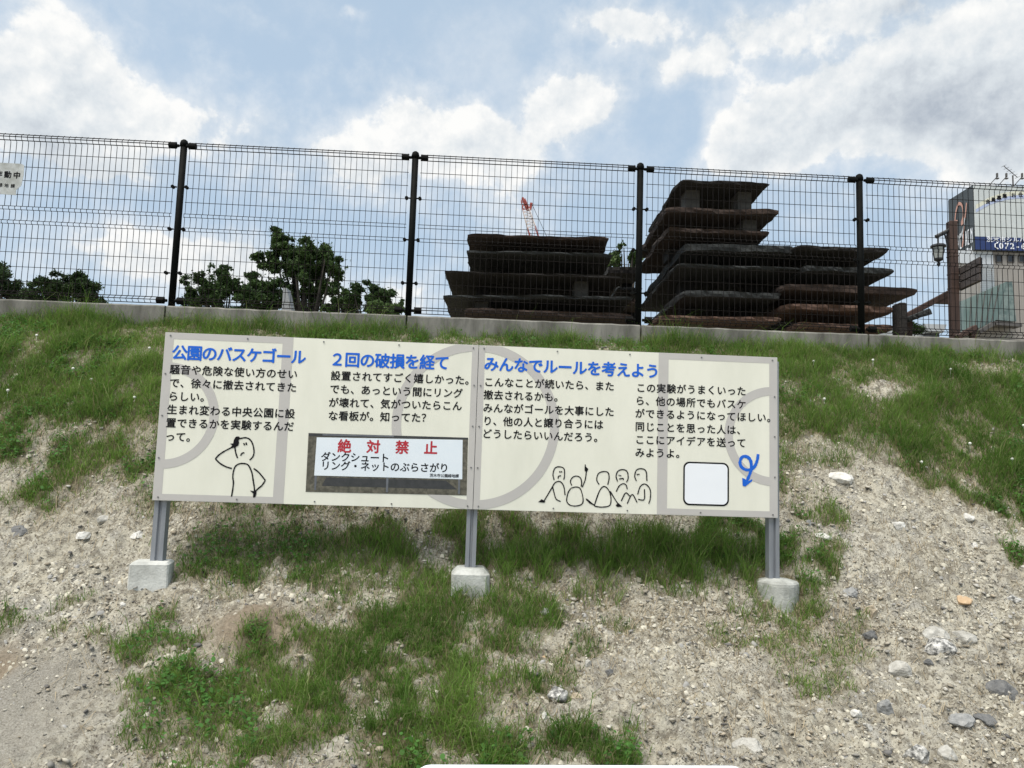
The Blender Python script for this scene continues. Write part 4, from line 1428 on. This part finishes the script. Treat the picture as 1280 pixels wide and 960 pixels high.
def tree(name, label, cat, clumps, Y, trunk_px, n, leaf, c1, c2, seed, gaps=.42, group=None, tips=True):
    """clumps: photo ellipses (cx, cy, rx, ry) giving the lobes of the crown at distance Y."""
    rng = np.random.default_rng(seed)
    n = int(n * 2.6)
    base = at(trunk_px, 560, Y)
    base.z = UPPER
    root = empty(name, tuple(base), 0, label, cat, group)
    subs = []
    for cx, cy, rx, ry in clumps:
        c = at(cx, cy, Y)
        sx, sz = rx / FPX * Y, ry / FPX * Y
        k = max(14, int(85 * (rx * ry) / 1500))
        for _ in range(k):
            d = rng.normal(size=3)
            d /= np.linalg.norm(d)
            q = rng.uniform(.05, 1.0) ** .5
            p = np.array(c) + d * q * np.array([sx, sx * .8, sz]) * .95
            subs.append((p, rng.uniform(.10, .27) * min(sx, sz) + .05, q))
    # leaves
    w = np.array([s[1] ** 2 for s in subs])
    ci = rng.choice(len(subs), n, p=w / w.sum())
    P = np.array([s[0] for s in subs])[ci]
    Rr = np.array([s[1] for s in subs])[ci]
    d = rng.normal(size=(n, 3))
    d /= np.linalg.norm(d, axis=1)[:, None]
    P = P + d * (Rr * (rng.uniform(.2, 1.15, n) + .6 * (rng.random(n) < .08)))[:, None] * np.array([1, 1, .8])
    nz = fbm(P[:, 0] * 3.2 + seed, P[:, 2] * 3.2 + P[:, 1] * .9, seed, 3)
    keep = nz > gaps * .82
    P = P[keep]
    n = len(P)
    a = rng.normal(size=(n, 3))
    a /= np.linalg.norm(a, axis=1)[:, None]
    b_ = np.cross(a, rng.normal(size=(n, 3)))
    b_ /= np.linalg.norm(b_, axis=1)[:, None]
    ls_ = leaf * .62 * rng.uniform(.6, 1.35, n)[:, None]
    co = np.stack([P - a * ls_ * .5, P + b_ * ls_ * .28, P + a * ls_ * .5, P - b_ * ls_ * .28], 1) - np.array(base)
    f = np.arange(n)[:, None] * 4 + np.arange(4)[None]
    o = np_mesh('crown', co.reshape(-1, 3), f, M_LEAF)
    o.parent = root
    k = np.clip(nz[keep] * 1.3 - .2 + rng.normal(0, .25, n), 0, 1)[:, None]
    col = np.array(c1) * (1 - k) + np.array(c2) * k
    set_col(o, np.repeat(col, 4, axis=0))
    # trunk and limbs
    m = MB()
    mid = np.mean([s[0] for s in subs], 0) - np.array(base)
    hgt = max(s[0][2] for s in subs) - base.z
    r0 = .035 * hgt ** .9 + .03
    z1 = max(mid[2] * .5, .3)
    fork = Vector((mid[0] * .35, mid[1] * .35, z1))
    m.tube([(0, 0, -.2), (.02, 0, z1 * .5), tuple(fork)], [r0 * 1.25, r0, r0 * .8], 9)
    order = sorted(range(len(subs)), key=lambda q: -subs[q][1])[:max(6, min(26, len(subs) // 3))]
    for q in order:
        e = Vector((subs[q][0] - np.array(base)).tolist())
        if e.z < z1 * .7:
            continue
        h1 = fork.lerp(e, .5) + Vector((rng.normal(0, .06), rng.normal(0, .06), -.06 * hgt))
        m.tube([tuple(fork - Vector((0, 0, .05))), tuple(h1), tuple(e)], [r0 * .5, r0 * .24, r0 * .07], 6)
    m.build('trunk', M_BARK, root, True)
    return root


DG1, DG2 = (.018, .040, .012), (.072, .125, .034)
BG1, BG2 = (.020, .042, .013), (.062, .11, .032)
tree('round_tree', 'dense dark clipped tree cut by the left edge of the view behind the fence', 'tree', [(2, 358, 28, 26), (22, 366, 20, 18), (-30, 352, 34, 30)], 30, 0, 9000, .17, (.018, .036, .012), (.05, .085, .028), 1, .25, 'trees beyond the fence')
tree('round_tree', 'broad dense dark clipped tree right of the one at the left edge', 'tree', [(62, 362, 26, 23), (98, 362, 26, 22), (112, 372, 20, 17), (45, 372, 18, 16), (98, 348, 10, 8)], 29, 84, 13000, .17, (.018, .036, .012), (.05, .088, .028), 2, .25, 'trees beyond the fence')
tree('leafy_tree', 'spreading airy tree just right of the leftmost whole fence post', 'tree', [(262, 365, 32, 26), (285, 355, 28, 20), (240, 372, 16, 20), (276, 338, 16, 9), (235, 352, 10, 8), (310, 372, 22, 18), (258, 384, 30, 10), (290, 386, 24, 9)], 24, 274, 10500, .15, BG1, BG2, 3, .50, 'trees beyond the fence')
tree('leafy_tree', 'dark bushy tree between the airy tree and the tallest tree', 'tree', [(322, 362, 22, 20), (342, 366, 20, 20), (318, 350, 14, 10), (322, 384, 20, 9), (344, 382, 12, 9)], 25, 332, 8000, .15, DG1, DG2, 4, .42, 'trees beyond the fence')
tree('tall_tree', 'tallest dark tree with a forked trunk behind the second fence panel', 'tree', [(368, 318, 36, 26), (395, 328, 34, 26), (352, 330, 28, 18), (415, 338, 22, 16), (352, 298, 16, 14), (380, 350, 36, 22), (410, 355, 22, 16), (332, 332, 14, 8), (360, 368, 22, 14), (345, 289, 7, 6), (325, 322, 9, 7), (428, 328, 8, 9), (392, 376, 14, 9)], 26, 384, 22000, .16, DG1, DG2, 5, .48, 'trees beyond the fence')
tree('leafy_tree', 'low dark bush close right of the tallest tree', 'tree', [(420, 372, 20, 14), (436, 376, 16, 12), (414, 386, 20, 8), (440, 388, 16, 7)], 25, 424, 5500, .14, DG1, DG2, 6, .4, 'trees beyond the fence')
tree('leafy_tree', 'mid green rounded tree with feathery edge left of the second fence post', 'tree', [(458, 372, 26, 18), (478, 374, 24, 18), (440, 380, 16, 12), (494, 386, 12, 8), (455, 358, 16, 8)], 22, 468, 9000, .14, BG1, BG2, 7, .42, 'trees beyond the fence')
tree('round_shrub', 'small pale green rounded shrub in front of the feathery tree', 'shrub', [(470, 385, 12, 9), (486, 388, 13, 8)], 18, 478, 3500, .09, (.055, .10, .03), (.12, .18, .06), 8, .2, 'trees beyond the fence')
tree('leafy_tree', 'light see-through treetop showing between the two slab stacks', 'tree', [(778, 316, 15, 11), (790, 326, 14, 12), (768, 328, 9, 9)], 17, 782, 1500, .14, BG1, (.11, .17, .05), 9, .45, 'trees beyond the fence')
tree('leafy_shrub', 'small dark shrub under the leaning beam at the right', 'shrub', [(1139, 409, 7, 8), (1146, 412, 7, 4)], 14, 1141, 1200, .07, DG1, DG2, 10, .3)

# grey pointed stone among the trees
M_GRANITE = mat('grey_granite', (.20, .21, .22), (.30, .31, .32), .8, 30, 6, .1, 80)
Pm = at(362, 362, 21)
b = MB()
hh = Pm.z - UPPER
wd = .12
b.prism([(-wd, -.2, 0), (wd * 2.0, -.2, 0), (wd * 2.0, -.2, hh * .72), (-wd * .2, -.2, hh), (-wd, -.2, hh)], (0, .4, 0))
o = b.build('stone_monument', M_GRANITE)
o.location = (Pm.x, Pm.y, UPPER)
tag(o, 'grey stone slab with a sloping top standing among the trees', 'monument')

# ---------------------------------------------------------------- red crane far off
M_CRED = mat('crane_red', (.26, .04, .03), (.32, .06, .045), .6, 3)
M_CWHITE = mat('crane_white', (.62, .55, .54), (.7, .64, .62), .6, 3)
YC = 130
tipc, footc = at(653, 247, YC), at(669, 300, YC)
dirb = (footc - tipc)
basec = tipc + dirb * ((tipc.z - 4.0) / (tipc.z - footc.z))
crane = empty('crane', (basec.x, basec.y, UPPER), 0, 'distant red and white lattice crane boom rising behind the wide slab stack', 'crane')
rb = Vector((basec.x, basec.y, UPPER))


def lattice(p, q, w0, w1, n, m):
    p, q = Vector(p) - rb, Vector(q) - rb
    b = MB()
    ax = (q - p).normalized()
    sx = ax.cross(Vector((0, 1, 0))).normalized()
    sy = ax.cross(sx)

    def cor(f):
        c = p.lerp(q, f)
        w = w0 + (w1 - w0) * f
        return [c + sx * w * i + sy * w * j for i, j in ((-.5, -.5), (.5, -.5), (.5, .5), (-.5, .5))]
    for k in range(n):
        a, c = cor(k / n), cor((k + 1) / n)
        for i in range(4):
            b.tube([a[i], c[i]], .08, 4)
            b.tube([a[i], c[(i + 1) % 4]], .045, 4)
            b.tube([a[i], a[(i + 1) % 4]], .045, 4)
    return b


b1 = lattice(tipc.lerp(footc, .30), tipc.lerp(footc, .05), 1.1, .7, 3, None)
b1.build('boom', M_CRED, crane)['label'] = 'red boom head'
lattice(tipc.lerp(footc, .72), tipc.lerp(footc, .30), 1.4, 1.1, 6, None).build('boom', M_CWHITE, crane)['label'] = 'white boom section'
lattice(basec, tipc.lerp(footc, .72), 1.4, 1.4, 12, None).build('boom', M_CRED, crane)['label'] = 'red boom foot'
b = MB()
tp = tipc - rb
b.tube([tp, tp + Vector((.6, 0, -1.2)), tp + Vector((1.1, 0, -2.2))], [.2, .3, .4], 6)
b.tube([tp + Vector((1.6, 0, -.9)), tp + Vector((1.4, 0, -2.2))], .25, 5)
b.build('jib_head', M_CRED, crane)
b = MB()
b.tube([tp + Vector((1.6, 0, -.9)), Vector((6, 0, 6))], .05, 4)
b.build('stay_cable', M_IRON, crane)
b = MB()
b.box((2.5, 0, 2.6), (7, 3, 2.8), bev=.2)
b.build('body', M_CRED, crane)
for y in (-2, 2):
    b = MB()
    b.box((1, y, .55), (7.5, .9, 1.1), bev=.3)
    b.build('track', M_IRON, crane)

# ---------------------------------------------------------------- office building at the right
M_TOWER = mat('beige_cladding', (.27, .25, .23), (.33, .31, .29), .8, 1.2, 5, stretch=(6, 6, .3))
M_PANEL = mat('dark_green_grey_panel', (.040, .048, .052), (.055, .064, .068), .5, .6)
M_BILL = mat('white_billboard', (.48, .515, .52), (.54, .575, .58), .6, .6)
M_NAVY = mat('navy_billboard', (.012, .03, .12), (.018, .038, .14), .5, .8)
M_LOUV = mat('white_louvre', (.48, .51, .55), (.56, .59, .62), .6, 2)
M_GREEN = mat('green_glass', (.11, .165, .155), (.17, .225, .21), .18, .6)
M_GREEN2 = mat('dark_green_glass', (.07, .11, .105), (.20, .25, .235), .2, 1.6)
M_WIN = mat('window_glass', (.02, .022, .025), (.035, .04, .045), .12, .6)
M_LEDGE = mat('dark_ledge', (.07, .065, .065), (.10, .095, .09), .7, 2)
M_PINK = mat('salmon_print', (.48, .26, .20), (.55, .30, .24), .6, 2)
M_SILVER = mat('silver_print', (.42, .45, .47), (.5, .53, .55), .5, 2)
M_YEL = mat('pale_yellow_print', (.60, .60, .50), (.65, .65, .55), .6, 2)
M_LBLUE = mat('pale_blue_print', (.36, .42, .60), (.42, .48, .66), .6, 2)
YB = 60.0
c0 = at(1218, 300, YB)
bld = empty('office_building', (c0.x, c0.y, UPPER), 0, 'beige corner office building with rooftop billboards, beyond the fence at the right edge', 'building')
ob = Vector((c0.x, c0.y, UPPER))


def fp(x, y, dy=0.0):
    """Point of the street front, dy metres proud of it."""
    return at(x, y, YB - dy) - ob


SIDE = Vector((.03, 1, 0)).normalized()     # the flank runs back to the left


def sp(f, z, off=0.0):
    """Point of the flank: f metres back from the corner, at height z."""
    n = Vector((-SIDE.y, SIDE.x, 0))
    p = SIDE * f + n * off
    return Vector((p.x, p.y, z))


zt = fp(1218, 231).z
zw = fp(1218, 296).z
zn = fp(1218, 312).z
RX = 9.0
# the body below the billboards
bx0 = -1.3
b = MB()
b.prism([(bx0, .35, -.5), (RX, .35, -.5), (RX, .35, zn), (bx0, .35, zn)], (5.2, 9, 0))
b.build('wall', M_TOWER, bld)
# billboard block on top: white front, navy band, dark flank
FL = 3.7
b = MB()
fl = [sp(0, 0), sp(FL, 0)]
quad = [Vector((0, 0, 0)), Vector((RX, 0, 0)), Vector((RX + 2, FL, 0)), Vector((fl[1].x, fl[1].y, 0))]
b.prism([p + Vector((0, 0, zn - .01)) for p in quad], (0, 0, zt - zn))
b.build('rooftop_block', M_PANEL, bld)
b = MB()
b.prism([(.02, -.06, zw + .02), (RX, -.06, zw + .02), (RX, -.06, zt - .05), (.02, -.06, zt - .05)], (0, .05, 0))
bill = b.build('billboard', M_BILL, bld)
b = MB()
b.prism([(.0, -.09, zn), (RX, -.09, zn), (RX, -.09, zw), (.0, -.09, zw)], (0, .07, 0))
navy = b.build('navy_band', M_NAVY, bld)


def bandpoly(pts_lo, pts_hi, y):
    b = MB()
    v = []
    for (x, yy) in pts_lo:
        p = fp(x, yy)
        v.append((p.x, y, p.z))
    for (x, yy) in pts_hi:
        p = fp(x, yy)
        v.append((p.x, y, p.z))
    n = len(pts_lo)
    b.add(v, [(i, i + 1, n + i + 1, n + i) for i in range(n - 1)])
    return b


arcx = [1219, 1226, 1235, 1246, 1258, 1270, 1282, 1294]
lo = [(x, y) for x, y in zip(arcx, [266, 262, 257, 253, 250, 248.5, 248, 248])]
mi = [(x, y - 4) for x, y in lo]
hi_ = [(x, y - 9.5) for x, y in lo]
bandpoly(lo, mi, -.075).build('blue_arc', M_LBLUE, bill)
bandpoly(mi, hi_, -.078).build('yellow_arc', M_YEL, bill)


def fpl(y, scale=1.0):
    return lambda u, v: (u, y, v)


def px_line(s, a, c):
    p, q = fp(*a), fp(*c)
    return (s, (p.x, p.z), (q.x, q.z))


pxm = YB / FPX
lettering([px_line('会員募集', (1234, 252.5), (1255, 245.5)), px_line('お仕事', (1266, 244.5), (1284, 243.5))], [6.4 * pxm, 6.4 * pxm], fpl(-.09), GLH).build('arched_text', M_INK, bill)
lettering([px_line('茨木市シルバー', (1236, 299.5), (1285, 300.8))], [8.0 * pxm], fpl(-.10), GLB).build('name_text', M_QRW, navy)
lettering([px_line('072-6', (1250.5, 307.5), (1278, 308))], [10.5 * pxm], fpl(-.10), GLH).build('phone_text', M_QRW, navy)
# handset mark before the number
p = fp(1244.5, 307.5)
b = MB()
b.tube([(p.x + .12, -.12, p.z + .26), (p.x - .12, -.12, p.z + .1), (p.x - .12, -.12, p.z - .12), (p.x + .12, -.12, p.z - .27)], .05, 6)
b.build('handset_mark', M_QRW, navy)
# flank: swirl emblem, slanted white lettering strip, lower strip
zr = lambda y: fp(1218, y).z


def flank_stroke(pts, w, name, m, parent, off=.05):
    b = MB()
    P = smooth_line(pts, 5)
    vs = []
    for i, q in enumerate(P):
        d = (P[min(i + 1, len(P) - 1)] - P[max(i - 1, 0)]).normalized()
        n = Vector((-d.y, d.x, 0)) * w / 2
        o_ = off + .01 * i / len(P)
        vs += [sp((q.x + n.x) * .53, q.y + n.y, o_), sp((q.x - n.x) * .53, q.y - n.y, o_)]
    b.add(vs, [(2 * i, 2 * i + 1, 2 * i + 3, 2 * i + 2) for i in range(len(P) - 1)])
    return b.build(name, m, parent)


E0 = zr(258)
flank = bld
flank_stroke([(5.1, E0 - .7), (4.7, E0 + .3), (3.9, E0 + .9), (2.9, E0 + .6), (2.6, E0 - .3), (3.2, E0 - .9), (2.2, E0 - .6), (1.6, E0 + .6)], .28, 'emblem_loop', M_PINK, flank)
flank_stroke([(5.7, E0 - .4), (5.0, E0 - .45), (4.2, E0 - .55)], .30, 'emblem_bar', M_PINK, flank, .065)
flank_stroke([(5.3, E0 - .6), (5.1, E0 - 1.6), (4.0, E0 - 2.0), (2.8, E0 - 1.6), (2.1, E0 - .6)], .26, 'emblem_curve', M_SILVER, flank, .08)
flank_stroke([(3.0, E0 - 2.9), (2.6, E0 - 2.2), (2.3, E0 - 1.2)], .30, 'emblem_tail', M_PINK, flank, .095)
# worn, unreadable white letter strokes
zl = zr(293)
b = MB()
for i in range(7):
    f0 = 4.6 - i * .66
    for (a0, z0_, a1, z1_) in ([(0, -.6, 0, .6), (.34, -.6, .34, .6), (0, .55, .34, .0)], [(0, -.6, .18, .6), (.18, .6, .38, -.6), (.05, -.15, .32, -.15)], [(0, -.6, 0, .6), (0, .58, .36, .58), (0, -.58, .36, -.58)])[i % 3]:
        p, q = Vector((f0 - a0, zl + z0_, 0)), Vector((f0 - a1, zl + z1_, 0))
        d = (q - p).normalized()
        n = Vector((-d.y, d.x, 0)) * .07
        b.add([sp((p.x + n.x) * .6, p.y + n.y, .05 + i * .001), sp((p.x - n.x) * .6, p.y - n.y, .05 + i * .001), sp((q.x - n.x) * .6, q.y - n.y, .052 + i * .001), sp((q.x + n.x) * .6, q.y + n.y, .052 + i * .001)], [(0, 1, 2, 3)])
b.build('flank_letters', M_QRW, bld)
zl = zr(309)
b = MB()
for i in range(9):
    f0 = 4.4 - i * .45
    b.add([sp(f0 * .6, zl - .22, .05), sp((f0 - .3) * .6, zl - .22, .05), sp((f0 - .3) * .6, zl + .2 - .08 * (i % 2), .05), sp(f0 * .6, zl + .2 - .1 * (i % 3), .05)], [(0, 1, 2, 3)])
b.build('small_flank_letters', M_QRW, bld)
# pale strip and louvre below the block
b = MB()
p0, p1 = fp(1227, 316), fp(1245, 350)
b.prism([(bx0, .28, zn - 1.1), (p1.x, .28, zn - 1.1), (p1.x, .28, zn - .02), (bx0, .28, zn - .02)], (0, .06, 0))
b.build('pale_fascia', M_LOUV, bld)
b = MB()
for k in range(16):
    z = zn - 1.12 - k * .16
    b.box(((p0.x + p1.x) / 2, .25, z - .07), (p1.x - p0.x, .10, .12), Matrix.Rotation(.4, 3, 'X'))
b.build('louvre', M_LOUV, bld)
# small windows under the navy band
for x in (1251.5, 1266.5, 1281):
    a, c = fp(x - 3.6, 318), fp(x + 3.6, 326)
    b = MB()
    cx, cz = (a.x + c.x) / 2, (a.z + c.z) / 2
    w_, h_ = c.x - a.x, a.z - c.z
    for q in (((cx, .31, a.z + .03), (w_ + .12, .08, .06)), ((cx, .31, c.z - .03), (w_ + .12, .08, .06)), ((a.x - .03, .31, cz), (.06, .08, h_)), ((c.x + .03, .31, cz), (.06, .08, h_))):
        b.box(*q)
    wf = b.build('window', M_LEDGE, bld)
    b = MB()
    b.box((cx, .335, cz), (w_, .02, h_))
    b.build('pane', M_WIN, wf)
# slanted green glass hall front with its ledge, standing forward of the wall
g = [fp(1200, 377), fp(1253, 354), fp(1241, 401), fp(1228, 408), fp(1200, 420)]
b = MB()
b.prism([(p.x, -.5, p.z) for p in g], (0, .8, 0))
gl_ = b.build('glass_front', M_GREEN, bld)
b = MB()
g2 = [fp(1253.5, 354), fp(1261, 353), fp(1266, 403), fp(1241.5, 401)]
b.prism([(p.x, -.42, p.z) for p in g2], (0, .75, 0))
b.build('glass_return', M_GREEN2, bld)
b = MB()
for k in range(1, 6):
    f = k / 6
    t_, l_ = g[0].lerp(g[1], f), g[4].lerp(g[2], f)
    b.tube([(t_.x, -.52, t_.z), (l_.x, -.52, l_.z)], .035, 4)
b.build('mullions', M_LEDGE, gl_)
b = MB()
l0, l1, l2 = fp(1216, 417), fp(1234, 406.5), fp(1267, 409)
for p, q in ((l0, l1), (l1, l2)):
    d = q - p
    b.box(((p.x + q.x) / 2, -.5, (p.z + q.z) / 2), (d.length + .05, 1.0, .28), Matrix.Rotation(-math.atan2(d.z, d.x), 3, 'Y'))
b.build('ledge', M_LEDGE, bld)
# sign lamps and aerial on the roof
for x in (1241.5, 1253, 1272.5):
    p = fp(x, 223)
    b = MB()
    b.tube([(p.x - .35, .3, zt - .1), (p.x - .05, -.5, p.z - .1)], .03, 4)
    b.build('lamp_arm', M_LEDGE, bld)
    b = MB()
    b.box((p.x, -.5, p.z + .08), (.12, .14, .34), bev=.02)
    b.box((p.x, -.5, p.z - .2), (.22, .2, .1), bev=.02)
    b.build('sign_lamp', M_LEDGE, bld)
b = MB()
p = fp(1276, 215)
b.tube([(p.x, 1.0, zt - .2), (p.x, 1.0, p.z + .1)], .06, 5)
q0, q1 = fp(1264.5, 201.5), fp(1282, 216)
b.tube([(q0.x, 1.0, q0.z), (q1.x, 1.0, q1.z)], .03, 4)
for k in range(6):
    c = q0.lerp(q1, k / 5)
    b.tube([(c.x - .05, .6, c.z - .06), (c.x + .05, 1.4, c.z + .06)], .015, 4)
b.build('aerial', M_LEDGE, bld)

# low pale building far behind, under the beam
M_FAR = mat('pale_far_wall', (.34, .36, .38), (.40, .42, .44), .8, .5)
M_FARD = mat('dark_far_wall', (.07, .075, .08), (.11, .115, .12), .8, .5)
YD = 45.0
d0 = at(1128, 404, YD)
d1 = at(1172, 409, YD)
lowb = empty('low_building', (d0.x, d0.y, UPPER), 0, 'low pale flat roofed building far behind, seen under the leaning beam', 'building')
b = MB()
b.prism([(0, 0, -.3), (d1.x - d0.x - .8, 0, -.3), (d1.x - d0.x - .8, 0, d1.z - UPPER + .1), (0, 0, d1.z - UPPER + .1)], (0, 6, 0))
b.build('wall', M_FAR, lowb)
b = MB()
x2 = d1.x - d0.x
b.prism([(x2 - .95, -.8, d1.z - UPPER - .45), (x2 - .1, -.8, d1.z - UPPER - .45), (x2 + .1, -.8, d1.z - UPPER + .02), (x2 - 1.2, -.8, d1.z - UPPER + .02)], (0, 3, 0))
b.build('canopy', M_FAR, lowb)
b = MB()
b.box((x2 - .55, .2, (d1.z - UPPER) / 2 - .35), (.62, 1.6, d1.z - UPPER - .2))
b.build('pillar', M_FARD, lowb)

# ---------------------------------------------------------------- white framed stand in front of the camera
M_WHITEP = mat('white_painted_tube', (.76, .79, .83), (.80, .83, .87), .35, 10)
M_SHEET = mat('pale_grey_sheet', (.50, .52, .54), (.56, .58, .60), .5, 8)
YS = 1.9
a, c = at(517, 956, YS), at(935, 957.5, 1.0)
c = c * (a.z / c.z)                 # level top edge, a little turned away at its right end
gzs = float(ground_z(np.array([(a.x + c.x) / 2]), np.array([YS]))[0])
st = empty('low_sign_stand', (a.x, a.y, gzs), math.atan2(c.y - a.y, c.x - a.x), 'white tube framed low stand whose rounded top edge shows at the bottom of the view', 'stand')
wd, hh = (c - a).length, a.z - gzs
r = .012
b = MB()
rc = .028
pts = [(r, 0, -.02)]
pts += [(r, 0, hh - r - rc)] + [(r + rc - rc * math.cos(hp * k / 5), 0, hh - r - rc + rc * math.sin(hp * k / 5)) for k in range(1, 6)]
pts += [(wd - r - rc + rc * math.sin(hp * k / 5), 0, hh - r - rc + rc * math.cos(hp * k / 5)) for k in range(0, 6)] + [(wd - r, 0, -.02)]
b.tube(pts, r, 12)
b.build('frame', M_WHITEP, st, True)
b = MB()
b.box((wd / 2, .002, hh * .55), (wd - .036, .006, hh * .8))
b.build('sheet', M_SHEET, st)
b = MB()
b.tube([(.06, .30, -.01), (.06, .02, hh * .8)], .009, 8)
b.tube([(wd - .06, .30, -.01), (wd - .06, .02, hh * .8)], .009, 8)
b.tube([(.06, .30, .02), (wd - .06, .30, .02)], .009, 8)
b.build('rear_legs', M_WHITEP, st, True)
